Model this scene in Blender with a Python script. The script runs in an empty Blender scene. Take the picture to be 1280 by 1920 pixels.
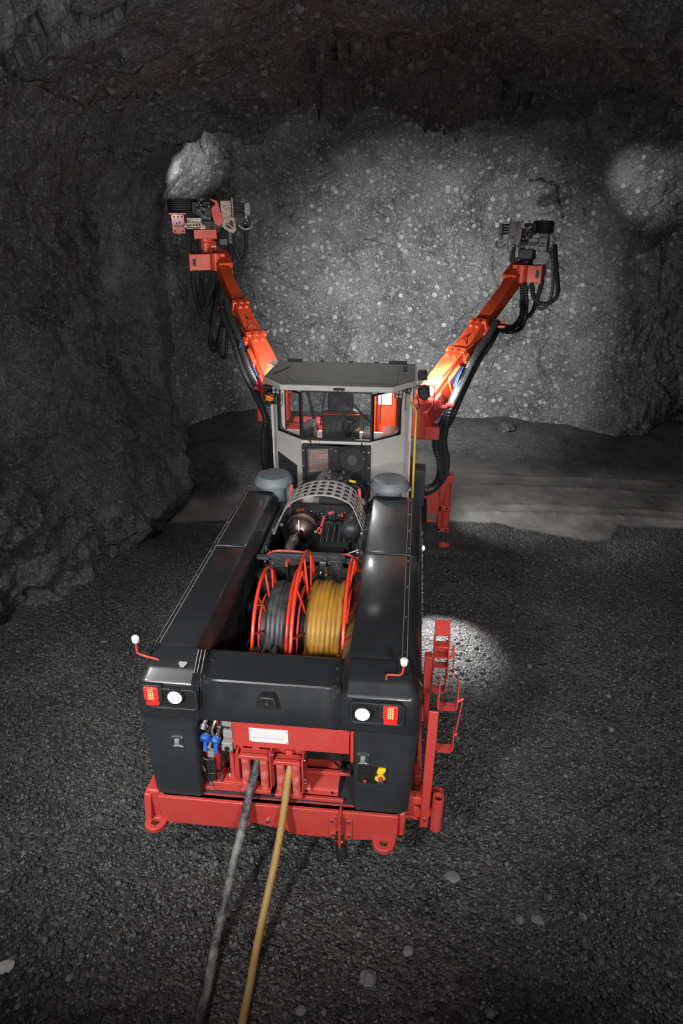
import bpy, math, random
import numpy as np
from mathutils import Vector, Matrix
random.seed(7); rng = np.random.default_rng(11)
SC = bpy.context.scene; COL = SC.collection
R = math.radians
V = Vector

# ------------------------------------------------------------------ materials
def mat(name, col=(.5,.5,.5), rough=.5, metal=0.0, emit=None, es=0.0, coat=0.0, dirt=0.0, dscale=6.0, dcol=None, bump=0.0, bscale=60.0, trans=0.0, spec=.5):
    m = bpy.data.materials.new(name); m.use_nodes = True
    nt = m.node_tree; b = nt.nodes['Principled BSDF']
    b.inputs['Base Color'].default_value = (*col, 1); b.inputs['Roughness'].default_value = rough
    b.inputs['Metallic'].default_value = metal; b.inputs['Coat Weight'].default_value = coat
    b.inputs['Coat Roughness'].default_value = .13
    b.inputs['Specular IOR Level'].default_value = spec
    if trans: b.inputs['Transmission Weight'].default_value = trans
    if emit: b.inputs['Emission Color'].default_value = (*emit, 1); b.inputs['Emission Strength'].default_value = es
    tc = nt.nodes.new('ShaderNodeTexCoord')
    if dirt:
        n = nt.nodes.new('ShaderNodeTexNoise'); n.inputs['Scale'].default_value = dscale; n.inputs['Detail'].default_value = 6; n.inputs['Roughness'].default_value = .65
        nt.links.new(tc.outputs['Object'], n.inputs['Vector'])
        r = nt.nodes.new('ShaderNodeValToRGB'); r.color_ramp.elements[0].position = .42; r.color_ramp.elements[1].position = .75
        dc = dcol or tuple(min(1, c*.5+.03) for c in col)
        r.color_ramp.elements[0].color = (*col, 1)
        r.color_ramp.elements[1].color = (*[c*(1-dirt)+d*dirt for c, d in zip(col, dc)], 1)
        nt.links.new(n.outputs['Fac'], r.inputs['Fac']); nt.links.new(r.outputs['Color'], b.inputs['Base Color'])
        mr = nt.nodes.new('ShaderNodeMapRange'); mr.inputs['From Min'].default_value = .3; mr.inputs['From Max'].default_value = .75
        mr.inputs['To Min'].default_value = rough; mr.inputs['To Max'].default_value = min(1, rough+.22)
        nt.links.new(n.outputs['Fac'], mr.inputs['Value']); nt.links.new(mr.outputs['Result'], b.inputs['Roughness'])
    if bump:
        n2 = nt.nodes.new('ShaderNodeTexNoise'); n2.inputs['Scale'].default_value = bscale; n2.inputs['Detail'].default_value = 4
        nt.links.new(tc.outputs['Object'], n2.inputs['Vector'])
        bp = nt.nodes.new('ShaderNodeBump'); bp.inputs['Strength'].default_value = bump; bp.inputs['Distance'].default_value = .01
        nt.links.new(n2.outputs['Fac'], bp.inputs['Height']); nt.links.new(bp.outputs['Normal'], b.inputs['Normal'])
    return m

RED   = mat('red_paint', (.50,.046,.036), .42, coat=.15, dirt=.35, dscale=5, dcol=(.42,.09,.07))
ORG   = mat('orange_paint', (.68,.075,.022), .36, coat=.25, dirt=.25, dscale=5, dcol=(.55,.1,.05))
SCUFF = mat('scuffed_red_paint', (.52,.065,.05), .5, dirt=.8, dscale=14, dcol=(.62,.34,.28))
DARKRED = mat('reel_red_paint', (.7,.045,.02), .34, coat=.3)
HOOD  = mat('slate_grey_paint', (.017,.0185,.0205), .26, coat=.5, dirt=.12, dscale=2.5, dcol=(.05,.05,.05))
HOODM = mat('matt_slate_plastic', (.021,.025,.0285), .40, dirt=.25, dscale=3, dcol=(.04,.042,.045))
BLACK = mat('black_rubber', (.012,.012,.012), .55)
BLACKM= mat('black_metal', (.014,.015,.017), .42, dirt=.5, dscale=12, dcol=(.03,.028,.026))
CHAR  = mat('charcoal_metal', (.035,.038,.042), .45)
HOSE  = mat('corrugated_black_hose', (.022,.022,.024), .42)
CABW  = mat('pale_grey_cab_paint', (.62,.59,.56), .42, coat=.15, dirt=.15, dscale=3)
ROOFG = mat('grey_roof_paint', (.13,.125,.115), .5, dirt=.5, dscale=5, dcol=(.08,.075,.065))
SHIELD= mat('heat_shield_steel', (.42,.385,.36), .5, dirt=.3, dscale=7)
VENTM = mat('blue_grey_vent', (.17,.2,.22), .42, dirt=.2)
STEEL = mat('bright_steel', (.6,.6,.6), .28, metal=1, dirt=.4, dscale=30)
CHROME= mat('chrome_rod', (.75,.75,.75), .12, metal=1)
BRONZE= mat('heated_steel', (.2,.16,.14), .3, metal=1, dirt=.8, dscale=25, dcol=(.09,.05,.035))
FOIL  = mat('exhaust_foil_wrap', (.4,.38,.36), .32, metal=1, bump=1.0, bscale=55, dirt=.6, dscale=20)
PLATE = mat('white_nameplate', (.72,.71,.69), .4)
WHITE = mat('white_plastic', (.75,.73,.68), .5)
YEL   = mat('yellow_paint', (.75,.55,.05), .4)
YELTAG= mat('yellow_label', (.8,.55,.02), .5)
BLUE  = mat('blue_rubber', (.015,.1,.42), .4)
GREYP = mat('grey_socket_plastic', (.28,.28,.27), .5)
BRASS = mat('brass', (.55,.36,.14), .3, metal=1)
COPPER= mat('radiator_fins', (.28,.12,.08), .4, metal=.6)
AMBER = mat('amber_lens', (.8,.2,.01), .12, coat=.5, emit=(1,.25,.0), es=.12)
GREYD = mat('grey_drill_metal', (.3,.3,.3), .45, metal=.3, dirt=.5, dscale=12)
CABLE = mat('dusty_black_cable', (.03,.03,.03), .5, dirt=1.0, dscale=5, dcol=(.4,.39,.37), bump=.5, bscale=40)
COILB = mat('black_cable_sheath', (.03,.03,.031), .36, dirt=.6, dscale=10, dcol=(.13,.13,.13))
YHOSE = mat('dusty_yellow_hose', (.36,.20,.04), .45, dirt=.8, dscale=9, dcol=(.34,.28,.19))
YCOIL = mat('yellow_water_hose', (.40,.20,.022), .38, dirt=.5, dscale=5, dcol=(.17,.09,.02))
EXTR  = mat('extinguisher_red', (.5,.02,.025), .25, coat=.5)
LAMPW = mat('headlamp_led', (.9,.9,.9), .3, emit=(.95,1,.98), es=28)
LAMPR = mat('tail_lamp_red', (.6,.02,.02), .2, emit=(1,.03,.02), es=.55)
LEDR  = mat('tail_lamp_led', (.9,.2,.1), .2, emit=(1,.16,.05), es=7)
LAMPS = mat('side_lamp_led', (.9,.9,.9), .3, emit=(1,1,1), es=14)
FLOODL= mat('unlit_led_lens', (.35,.36,.38), .15, coat=.5)
SEAT  = mat('seat_fabric', (.085,.083,.08), .7, dirt=.4, dscale=10, dcol=(.05,.05,.05))
INTER = mat('cab_interior', (.05,.05,.05), .6)
MAROON= mat('maroon_trim', (.12,.02,.02), .35, coat=.3)
INK   = mat('black_ink', (.01,.01,.01), .6)
EMBOSS= mat('embossed_metal', (.66,.65,.63), .42)
def glass():
    m = bpy.data.materials.new('cab_glass'); m.use_nodes = True; nt = m.node_tree
    for n in list(nt.nodes): nt.nodes.remove(n)
    o = nt.nodes.new('ShaderNodeOutputMaterial'); t = nt.nodes.new('ShaderNodeBsdfTransparent'); g = nt.nodes.new('ShaderNodeBsdfGlossy')
    t.inputs['Color'].default_value = (.86,.88,.88,1); g.inputs['Roughness'].default_value = .02
    x = nt.nodes.new('ShaderNodeMixShader'); lw = nt.nodes.new('ShaderNodeLayerWeight'); lw.inputs['Blend'].default_value=.5; pw = nt.nodes.new('ShaderNodeMath'); pw.operation='POWER'; pw.inputs[1].default_value=5
    f = nt.nodes.new('ShaderNodeMath'); f.operation='MULTIPLY_ADD'; f.inputs[1].default_value=.8; f.inputs[2].default_value=.03
    nt.links.new(lw.outputs['Facing'],pw.inputs[0]); nt.links.new(pw.outputs[0],f.inputs[0])
    nt.links.new(f.outputs[0], x.inputs[0]); nt.links.new(t.outputs[0], x.inputs[1]); nt.links.new(g.outputs[0], x.inputs[2]); nt.links.new(x.outputs[0], o.inputs[0])
    return m
GLASS = glass()

# ------------------------------------------------------------------ mesh builder
def catmull(pts, n=12):
    P = [V(p) for p in pts]; out = []
    for i in range(len(P)-1):
        p0 = P[max(i-1,0)]; p1 = P[i]; p2 = P[i+1]; p3 = P[min(i+2,len(P)-1)]
        for k in range(n):
            t = k/n
            out.append(.5*((2*p1)+(-p0+p2)*t+(2*p0-5*p1+4*p2-p3)*t*t+(-p0+3*p1-3*p2+p3)*t**3))
    out.append(P[-1]); return out
def resample(path, step):
    P = [V(p) for p in path]; out = [P[0].copy()]; acc = 0.0
    for a, b in zip(P, P[1:]):
        L = (b-a).length; d = step-acc
        while d <= L:
            out.append(a+(b-a)*(d/L)); d += step
        acc = L-(d-step)
    out.append(P[-1]); return out
def frame(d):
    d = V(d).normalized(); a = V((0,0,1)) if abs(d.z) < .95 else V((0,1,0))
    s = d.cross(a).normalized(); u = s.cross(d).normalized(); return d, s, u
class MB:
    def __init__(s): s.v=[]; s.f=[]; s.m=[]
    def add(s, vs, fs, mi=0):
        o=len(s.v); s.v += [tuple(p) for p in vs]; s.f += [tuple(o+i for i in f) for f in fs]; s.m += [mi]*len(fs); return s
    def box(s,x0,x1,y0,y1,z0,z1,mi=0):
        return s.add([(x0,y0,z0),(x1,y0,z0),(x1,y1,z0),(x0,y1,z0),(x0,y0,z1),(x1,y0,z1),(x1,y1,z1),(x0,y1,z1)],
            [(0,3,2,1),(4,5,6,7),(0,1,5,4),(1,2,6,5),(2,3,7,6),(3,0,4,7)],mi)
    def obox(s,c,ax,h,mi=0):
        c=V(c); A,B,C_=[V(a)*k for a,k in zip(ax,h)]
        vs=[c+A*i+B*j+C_*k for k in(-1,1) for (i,j) in((-1,-1),(1,-1),(1,1),(-1,1))]
        return s.add(vs,[(0,3,2,1),(4,5,6,7),(0,1,5,4),(1,2,6,5),(2,3,7,6),(3,0,4,7)],mi)
    def beam(s,p0,p1,w,h,mi=0,w1=None,h1=None):
        p0,p1=V(p0),V(p1); d,sd,u=frame(p1-p0); w1=w1 or w; h1=h1 or h; vs=[]
        for p,a,b in((p0,w,h),(p1,w1,h1)):
            for i,j in((-1,-1),(1,-1),(1,1),(-1,1)): vs.append(p+sd*i*a/2+u*j*b/2)
        return s.add(vs,[(0,3,2,1),(4,5,6,7),(0,1,5,4),(1,2,6,5),(2,3,7,6),(3,0,4,7)],mi)
    def prism(s,poly,plane,a,b,mi=0):
        def P(p,t): return {'xy':(p[0],p[1],t),'xz':(p[0],t,p[1]),'yz':(t,p[0],p[1])}[plane]
        n=len(poly); vs=[P(p,a) for p in poly]+[P(p,b) for p in poly]
        return s.add(vs,[tuple(range(n-1,-1,-1)),tuple(range(n,2*n))]+[(i,(i+1)%n,n+(i+1)%n,n+i) for i in range(n)],mi)
    def ring(s,outer,inner,fn,a,b,mi=0):
        n=len(outer); vs=[fn(p,a) for p in outer]+[fn(p,b) for p in outer]+[fn(p,a) for p in inner]+[fn(p,b) for p in inner]; fs=[]
        for i in range(n):
            j=(i+1)%n
            fs += [(i,j,n+j,n+i),(2*n+j,2*n+i,3*n+i,3*n+j),(j,i,2*n+i,2*n+j),(n+i,n+j,3*n+j,3*n+i)]
        return s.add(vs,fs,mi)
    def tube(s,path,r,n=10,mi=0,closed=False,rf=None,caps=True):
        P=[V(p) for p in path]; N=len(P); vs=[]; 
        d0=(P[1]-P[0]).normalized(); _,sd,u=frame(d0); prev=d0
        for i,p in enumerate(P):
            if closed: d=(P[(i+1)%N]-P[i-1]).normalized()
            elif i==0: d=d0
            elif i==N-1: d=(P[i]-P[i-1]).normalized()
            else: d=((P[i+1]-P[i]).normalized()+(P[i]-P[i-1]).normalized()).normalized()
            q=prev.rotation_difference(d); sd=q@sd; u=q@u; prev=d
            rr=rf(i) if rf else r
            for k in range(n):
                a=2*math.pi*k/n; vs.append(p+sd*math.cos(a)*rr+u*math.sin(a)*rr)
        fs=[]
        for i in range(N if closed else N-1):
            j=(i+1)%N
            for k in range(n): fs.append((i*n+k,i*n+(k+1)%n,j*n+(k+1)%n,j*n+k))
        if caps and not closed: fs += [tuple(range(n-1,-1,-1)),tuple(range((N-1)*n,N*n))]
        return s.add(vs,fs,mi)
    def cyl(s,p0,p1,r,r1=None,n=20,mi=0):
        r1=r if r1 is None else r1; return s.tube([p0,p1],r,n,mi,rf=lambda i:(r,r1)[i])
    def lathe(s,o,ax,prof,n=28,mi=0):
        o=V(o); d,sd,u=frame(ax); vs=[]
        for h,r in prof:
            for k in range(n):
                a=2*math.pi*k/n; vs.append(o+d*h+(sd*math.cos(a)+u*math.sin(a))*max(r,1e-4))
        fs=[(i*n+k,i*n+(k+1)%n,(i+1)*n+(k+1)%n,(i+1)*n+k) for i in range(len(prof)-1) for k in range(n)]
        fs += [tuple(range(n-1,-1,-1)),tuple(range((len(prof)-1)*n,len(prof)*n))]
        return s.add(vs,fs,mi)
    def grid(s,rows,mi=0,closed=False):
        nr=len(rows); nc=len(rows[0]); vs=[p for r in rows for p in r]
        fs=[(i*nc+j,i*nc+(j+1)%nc,(i+1)*nc+(j+1)%nc,(i+1)*nc+j) for i in range(nr-1) for j in range(nc if closed else nc-1)]
        return s.add(vs,fs,mi)
    def bolt(s,p,ax,r=.012,h=.008,mi=0): p=V(p); a=V(ax).normalized(); return s.cyl(p-a*.004,p+a*h,r,n=6,mi=mi)
def rrect(x0,x1,z0,z1,r,n=5):
    out=[]
    for cx,cz,a0 in((x1-r,z1-r,0),(x0+r,z1-r,90),(x0+r,z0+r,180),(x1-r,z0+r,270)):
        for k in range(n+1):
            a=R(a0+90*k/n); out.append((cx+r*math.cos(a),cz+r*math.sin(a)))
    return out
WLOC={}
EACH=set("""bolt plate_bolt crossmember_bolt end_plate_bolt tray_bolt ac_bolt roof_bolt cab_bolt bracket_bolt guide_bolt post_bolt support_bolt jack_bolt cover_screw box_screw rivet
vent_louvre hinge end_plate tray_bracket gas_strut trim_line panel_joint warning_sticker roof_wing front_pillar inner_post post_panel hose_fitting feed_hose hose_bundle hose_loop
head_hose_loop side_hose hose_clamp engine_hose engine_harness pipe_union panel_hose bay_hose chrome_trim bay_rail shield_flange shield_bracket blue_tube louvre_slot lamp_lens lifting_ring latch_pin axle red_hose nozzle reel_stand muffler_clamp seat_trim beam_detail tray bracket_window reel_stand
engine_fitting roof_fitting bay_edge recess_liner front_wiper""".split())
def islands(mb):
    par=list(range(len(mb.v)))
    def find(a):
        while par[a]!=a: par[a]=par[par[a]]; a=par[a]
        return a
    for f in mb.f:
        r=find(f[0])
        for i in f[1:]: par[find(i)]=r
    groups={}
    for k,f in enumerate(mb.f): groups.setdefault(find(f[0]),[]).append(k)
    out=[]
    for fs in groups.values():
        idx={}; m=MB()
        for k in fs:
            for i in mb.f[k]:
                if i not in idx: idx[i]=len(m.v); m.v.append(mb.v[i])
            m.f.append(tuple(idx[i] for i in mb.f[k])); m.m.append(mb.m[k])
        out.append(m)
    return out
def part(name, mb, mats, parent=None, bevel=0.0, angle=38, label=None, smooth=True, solid=0.0, seg=2, whole=False):
    if name in EACH and not whole:
        r=None
        for m in islands(mb):
            o=part(name,m,mats,parent,bevel,angle,label,smooth,solid,seg,True); r=r or o
        return r
    me=bpy.data.meshes.new(name)
    va=np.array(mb.v,float); c=(va.min(0)+va.max(0))/2
    me.from_pydata([tuple(p) for p in va-c],[],mb.f); 
    mats = mats if isinstance(mats,(list,tuple)) else [mats]
    for m in mats: me.materials.append(m)
    me.polygons.foreach_set('material_index',mb.m)
    import bmesh
    bm=bmesh.new(); bm.from_mesh(me); bmesh.ops.recalc_face_normals(bm,faces=bm.faces); bm.to_mesh(me); bm.free()
    if smooth: me.shade_smooth(); me.set_sharp_from_angle(angle=R(angle))
    o=bpy.data.objects.new(name,me); COL.objects.link(o)
    w=V(c); 
    o.location = w-(WLOC[parent.name] if parent else V((0,0,0)))
    if parent: o.parent=parent
    WLOC[o.name]=w
    if solid: md=o.modifiers.new('solidify','SOLIDIFY'); md.thickness=solid; md.offset=-1
    if bevel: md=o.modifiers.new('bevel','BEVEL'); md.width=bevel; md.segments=seg; md.limit_method='ANGLE'; md.angle_limit=R(35)
    if label: o['label']=label
    return o
def empty(name, loc, label=None, cat=None, parent=None, group=None):
    o=bpy.data.objects.new(name,None); COL.objects.link(o); o.empty_display_size=.2
    o.location=V(loc)-(WLOC[parent.name] if parent else V((0,0,0)))
    if parent: o.parent=parent
    WLOC[o.name]=V(loc)
    if label: o['label']=label
    if cat: o['category']=cat
    if group: o['group']=group
    return o
def tag(o,label,cat,group=None,kind=None):
    o['label']=label; o['category']=cat
    if group: o['group']=group
    if kind: o['kind']=kind
    return o
def text_mb(txt, size, loc, rot, depth):
    cu=bpy.data.curves.new('lettering','FONT'); cu.body=txt; cu.size=size; cu.extrude=depth; cu.align_x='CENTER'; cu.align_y='CENTER'; cu.resolution_u=3
    ob=bpy.data.objects.new('lettering_source',cu); COL.objects.link(ob)
    dg=bpy.context.evaluated_depsgraph_get(); dg.update(); me=bpy.data.meshes.new_from_object(ob.evaluated_get(dg))
    M_=Matrix.Translation(V(loc))@rot.to_4x4()
    mb=MB(); mb.add([M_@v.co for v in me.vertices],[tuple(p.vertices) for p in me.polygons])
    bpy.data.objects.remove(ob); bpy.data.meshes.remove(me); bpy.data.curves.remove(cu); return mb
ROT_BACK = Matrix.Rotation(R(90),3,'X')      # reads from behind the rig (looking along +Y)

#@RIG
# ================================================================== THE RIG
rig = empty('drill_rig',(0,7,0),'red and dark grey twin-boom drilling rig with pale cab, parked on the tunnel floor','drilling rig')

# ---- chassis
b=MB(); b.box(-.62,.62,4.62,9.3,.5,.95); b.box(-.95,.95,4.3,5.0,.55,.68)
b.prism([(4.4,.62),(8.0,.62),(8.0,.9),(4.4,.8)],'yz',1.10,1.165); b.prism([(4.4,.62),(8.0,.62),(8.0,.9),(4.4,.8)],'yz',-1.165,-1.10)
b.box(-1.1,1.1,5.6,5.8,.62,.75); b.box(-1.1,1.1,7.6,7.8,.62,.75)
part('chassis',b,RED,rig,bevel=.01)
# front frame with boom brackets
b=MB(); b.box(-1.0,1.0,9.15,9.75,.55,1.75); b.box(-.95,.95,9.35,9.8,1.75,2.1)
for s in(-1,1):
    b.box(s*.72-.2,s*.72+.2,9.5,9.75,1.9,2.2); 
part('front_frame',b,RED,rig,bevel=.02)
b=MB(); b.box(.36,.86,9.85,10.1,1.9,2.93); b.box(.36,.42,9.8,9.86,1.9,2.93); b.box(.66,.72,9.8,9.86,1.9,2.9); bs=part('boom_support',b,ORG,rig,bevel=.015)
b=MB(); b.box(.44,.64,9.838,9.848,2.5,2.8); part('support_plate',b,PLATE,bs)
b=MB(); b.box(-.86,-.36,9.85,10.1,1.5,2.2); part('boom_support',b,RED,rig,bevel=.015)
b=MB(); b.tube([(.75,9.8,2.3),(.78,9.8,2.85)],.02,8); b.box(.73,.81,9.76,9.8,2.5,2.56); part('support_valve',b,BLACKM,bs)
# ---- wheels
def wheel(x,y):
    s=1 if x>0 else -1
    b=MB(); b.lathe((x-s*.2,y,.62),(s,0,0),[(0,.3),(0,.5),(.03,.57),(.08,.61),(.2,.62),(.32,.61),(.37,.57),(.4,.5),(.4,.3)],n=40)
    for k in range(24):
        a=2*math.pi*k/24; c=V((x,y+math.cos(a)*.61,.62+math.sin(a)*.61)); 
        b.obox(c,((1,0,0),(0,math.cos(a),math.sin(a)),(0,-math.sin(a),math.cos(a))),(.17,.02,.035))
    w=part('wheel',b,BLACK,rig)
    b=MB(); b.lathe((x-s*.05,y,.62),(s,0,0),[(0,.3),(.18,.3),(.2,.27),(.12,.24),(.12,.12),(.2,.1),(.2,0)],n=24); part('wheel_rim',b,RED,w)
for x,y in((.88,9.0),(-.88,9.0),(.86,6.2),(-.86,6.2)): wheel(x,y)
b=MB(); b.cyl((-.75,9.0,.62),(.75,9.0,.62),.11); b.cyl((-.75,6.2,.62),(.75,6.2,.62),.11); part('axle',b,BLACKM,rig)

# ---- hood panels : cross-section in x-z, extruded along y
def hood_section(s):
    # s=+1 right, -1 left ; returns list (x,z) from inner bottom over the top to outer bottom
    off = 0.0
    if s>0: P=[(.46,1.62),(.465,1.93),(.475,1.965),(.535,2.045),(.56,2.052),(.93,2.052)]
    else:   P=[(.62,1.62),(.625,1.93),(.632,1.965),(.695,2.045),(.715,2.052),(.985,2.052)]
    x0=P[-1][0]; xo=1.115
    for k in range(1,8):
        a=R(90*k/7); P.append((x0+(xo-x0)*math.sin(a)**.8, 1.80+.252*math.cos(a)**.8 if k<7 else 1.80))
    P += [(xo+.01,1.5),(xo+.005,1.02)]
    return [(s*x,z) for x,z in P]
def hood_panel(s,y0,y1,slope0=0.0,slope1=0.0):
    sec=hood_section(s); rows=[]
    for y,dz in((y0,slope0),(y0+.02,slope0*.6),(y0+.06,0),(y1-.03,0),(y1,slope1)):
        rows.append([(x+ (0 if dz==0 else -.012*math.copysign(1,x)*abs(dz)/.03 if abs(x)>1.0 else 0),y,z+(dz if z>1.7 else 0)) for x,z in sec])
    b=MB(); b.grid(rows)
    h=part('hood_panel',b,HOOD,rig,solid=.02,angle=30)
    # bolted seam strip along the outer edge of the top
    xs=.955 if s>0 else 1.0
    b=MB(); b.prism([(xs,2.05),(xs+.035,2.043),(xs+.036,2.049),(xs,2.057)],'xz',y0+.02,y1-.02)
    if s<0: b.v=[(-x,y,z) for x,y,z in b.v]
    part('seam_strip',b,BLACKM,h)
    for xe in(xs-.004,xs+.034):
        b=MB(); b.box(s*xe,s*(xe+.004),y0+.03,y1-.03,2.046,2.0575 if xe<xs else 2.050); part('seam_edge',b,GREYP,h)
    n=max(3,int((y1-y0)/.36)); bolts=None
    for k in range(n):
        y=y0+.12+(y1-y0-.24)*k/(n-1)
        b=MB(); b.bolt((s*(xs+.018),y,2.05),(0,0,1),.009,.009); 
        if bolts is None: bolts=part('bolt',b,STEEL,h); by=y
        else:
            o=bolts.copy(); COL.objects.link(o); o.location=bolts.location+V((0,y-by,0))
    return h
HP=[]
for s in(1,-1):
    hood_panel(s,4.34,6.05,slope0=-.025,slope1=-.008); hood_panel(s,6.075,7.52,slope0=-.008,slope1=-.03)
    # black rubber seal in the gap between the two panels
    sec=hood_section(s); b=MB(); b.grid([[(x*.995,6.045,z-.012) for x,z in sec],[(x*.995,6.08,z-.012) for x,z in sec]]); part('hood_seal',b,BLACK,rig,solid=.01)
    b=MB(); b.grid([[(x*.995,4.325,z-.018) for x,z in sec],[(x*.995,4.36,z-.018) for x,z in sec]]); part('hood_seal',b,BLACK,rig,solid=.01)
    # front closing plate of the hood
    b=MB(); b.add([(x,7.5,z-.03) for x,z in sec]+[(s*.5,7.5,1.0)],[tuple(range(len(sec)+1))]); part('hood_end_plate',b,HOODM,rig,solid=.015)

# ---- side skirts with slotted vents
def skirt(s):
    b=MB(); x=s*1.118
    b.prism([(4.62,.82),(7.5,.95),(7.5,1.06),(4.62,1.06)],'yz',x-.012,x+.012)
    sk=part('side_skirt',b,HOODM,rig,bevel=.004)
    return sk
for s in(1,-1): skirt(s)
b=MB()
for k,y in enumerate(np.arange(5.6,7.3,.115)):
    for j in range(5):
        if (k*7+j*3)%5==0: continue
        z=1.50+.075*j+.02*(k%2)
        b.obox((1.127-(0 if z<1.78 else .02),y,z),((0,1,0),(0,0,1),(1,0,0)),(.012,.022,.008))
part('vent_louvre',b,STEEL,rig)

# ---- rear corner covers with lamps
def corner_path(xin,xout,y,r,yend,n=8):
    P=[]; s=1 if xout>xin else -1
    P.append((xin,y+.03)); P.append((xin+s*.012,y+.025)); 
    for k in range(6): P.append((xin+s*.055+(xout-s*r-xin-s*.055)*k/5,y))
    for k in range(1,n+1):
        a=R(90*k/n); P.append((xout-s*r+s*r*math.sin(a), y+r-r*math.cos(a)))
    P.append((xout,(y+r+yend)/2)); P.append((xout,yend)); return P
def corner(s):
    if s>0: xi=.5; 
    else: xi=.6
    # (z, y, xout, radius)
    prof=[(2.03,4.345,1.0,.05),(2.05,4.335,1.01,.05),(2.05,4.31,1.01,.05),(1.998,4.15,1.045,.06),(1.99,4.135,1.05,.06),(1.98,4.125,1.053,.065),(1.93,4.06,1.085,.08),(1.92,4.048,1.09,.08),(1.905,4.04,1.093,.08),(1.77,4.026,1.11,.09),(1.625,4.012,1.12,.09),(1.61,4.012,1.12,.09),(1.598,4.018,1.12,.09),(1.57,4.06,1.115,.09)]
    rows=[]
    for z,y,xo,r in prof:
        w=max(0,min(1,(z-1.86)/.08)); row=[]
        for k,(x,yy) in enumerate(corner_path(s*xi,s*xo,y,r,4.62 if z<1.9 else 4.34)): row.append((x,yy if k>1 else y+(yy-y)*(.25+.75*w),z-(.05*w if k<2 else 0)))
        rows.append(row)
    b=MB(); b.grid(rows)
    # lower shelf closing underside
    c=part('corner_cover',b,HOOD,rig,angle=24,solid=.012)
    # dark recessed lamp panel
    lx0,lx1=(.58,.985) if s>0 else (-.99,-.60)
    yf=4.012; fn=lambda p,t:(p[0],t,p[1])
    b=MB(); b.ring(rrect(lx0,lx1,1.705,1.905,.035),rrect(lx0+.014,lx1-.014,1.719,1.891,.026),fn,4.035,3.992); part('lamp_bezel',b,HOODM,c,bevel=.003)
    b=MB(); pl=rrect(lx0+.01,lx1-.01,1.71,1.9,.03); b.add([(x,4.003,z) for x,z in pl],[tuple(range(len(pl)))]); part('lamp_recess',b,BLACK,c)
    # headlamp
    hx=.675 if s>0 else -.762; hz=1.822 if s>0 else 1.852
    b=MB(); b.lathe((hx,4.01,hz),(0,-1,0),[(0,.05),(.0,.066),(.04,.066),(.048,.06),(.048,.052),(.03,.05)],n=28); h=part('headlamp',b,BLACKM,rig,label='round headlamp with white lit lens')
    b=MB(); b.lathe((hx,4.0,hz),(0,-1,0),[(0,.056),(.03,.056),(.045,.05),(.058,.036),(.065,.018),(.067,0)],n=24); part('lens',b,LAMPW,h,label='white glowing lens')
    # tail lamp
    tx=.885 if s>0 else -.955; tz=1.84 if s>0 else 1.86
    b=MB(); fnn=lambda p,t:(p[0],t,p[1])
    pl=rrect(tx-.085,tx+.085,tz-.075,tz+.075,.02); b.prism(pl,'xz',4.02,3.985); t=part('tail_lamp',b,BLACKM,rig,bevel=.004)
    b=MB(); b.prism(rrect(tx-.055,tx+.055,tz-.062,tz+.062,.012),'xz',3.99,3.972); part('lens',b,LAMPR,t,label='red lit tail lamp lens',bevel=.004)
    b=MB()
    for i in range(3):
        for j in range(6): b.lathe((tx-.016+i*.016,3.973,tz-.045+j*.018),(0,-1,0),[(0,.0065),(.003,.005),(.004,0)],n=8)
    part('led_cluster',b,LEDR,t,label='yellow-red lit diode cluster')
    # small reflector below
    b=MB(); b.prism(rrect(tx-.05,tx+.05,tz-.118,tz-.085,.008),'xz',4.01,3.985); part('reflector',b,LAMPR,t)
    if s<0: # pale worn patch of paint
        b=MB(); sp=[(-.745+.03*math.cos(a)*(1+.35*math.sin(3*a)),4.155+.035*math.sin(a)*(1+.3*math.cos(2*a))) for a in np.linspace(0,2*math.pi,18,endpoint=False)]
        b.add([(x,y,2.0155+(y-4.155)*.38+.004) for x,y in sp],[tuple(range(18))]); part('paint_chip',b,GREYP,c,label='pale chipped paint patch')
    # width marker: bent red stalk with white tip
    if s<0: pts=[(-.955,4.2,1.99),(-.96,4.195,2.02),(-1.0,4.195,2.03),(-1.09,4.2,2.05),(-1.12,4.2,2.07),(-1.122,4.2,2.1),(-1.118,4.2,2.17)]
    else:   pts=[(.84,4.17,1.99),(.842,4.165,2.035),(.86,4.16,2.05),(.93,4.15,2.06),(.955,4.15,2.075),(.962,4.15,2.1),(.968,4.15,2.16)]
    mk=empty('width_marker',pts[0],parent=rig)
    b=MB(); b.tube(catmull(pts,6),.009,8); part('stalk',b,RED,mk,label='bent red stalk')
    p=V(pts[-1]); b=MB(); b.lathe(p-V((0,0,.005)),(0,0,1),[(0,.012),(.005,.024),(.015,.029),(.05,.031),(.058,.026),(.064,.012)],n=8); part('tip',b,WHITE,mk,label='white rubber tip')
    b=MB(); p=V(pts[0]); b.lathe(p-V((0,0,.02)),(0,0,1),[(0,.022),(.02,.022),(.02,.014),(.035,.014)],n=6); b.cyl(p+V((-.04*s,0,.005)),p+V((.04*s,0,.005)),.009,n=8); part('clamp',b,STEEL,mk)
for s in(1,-1): corner(s)

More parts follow.
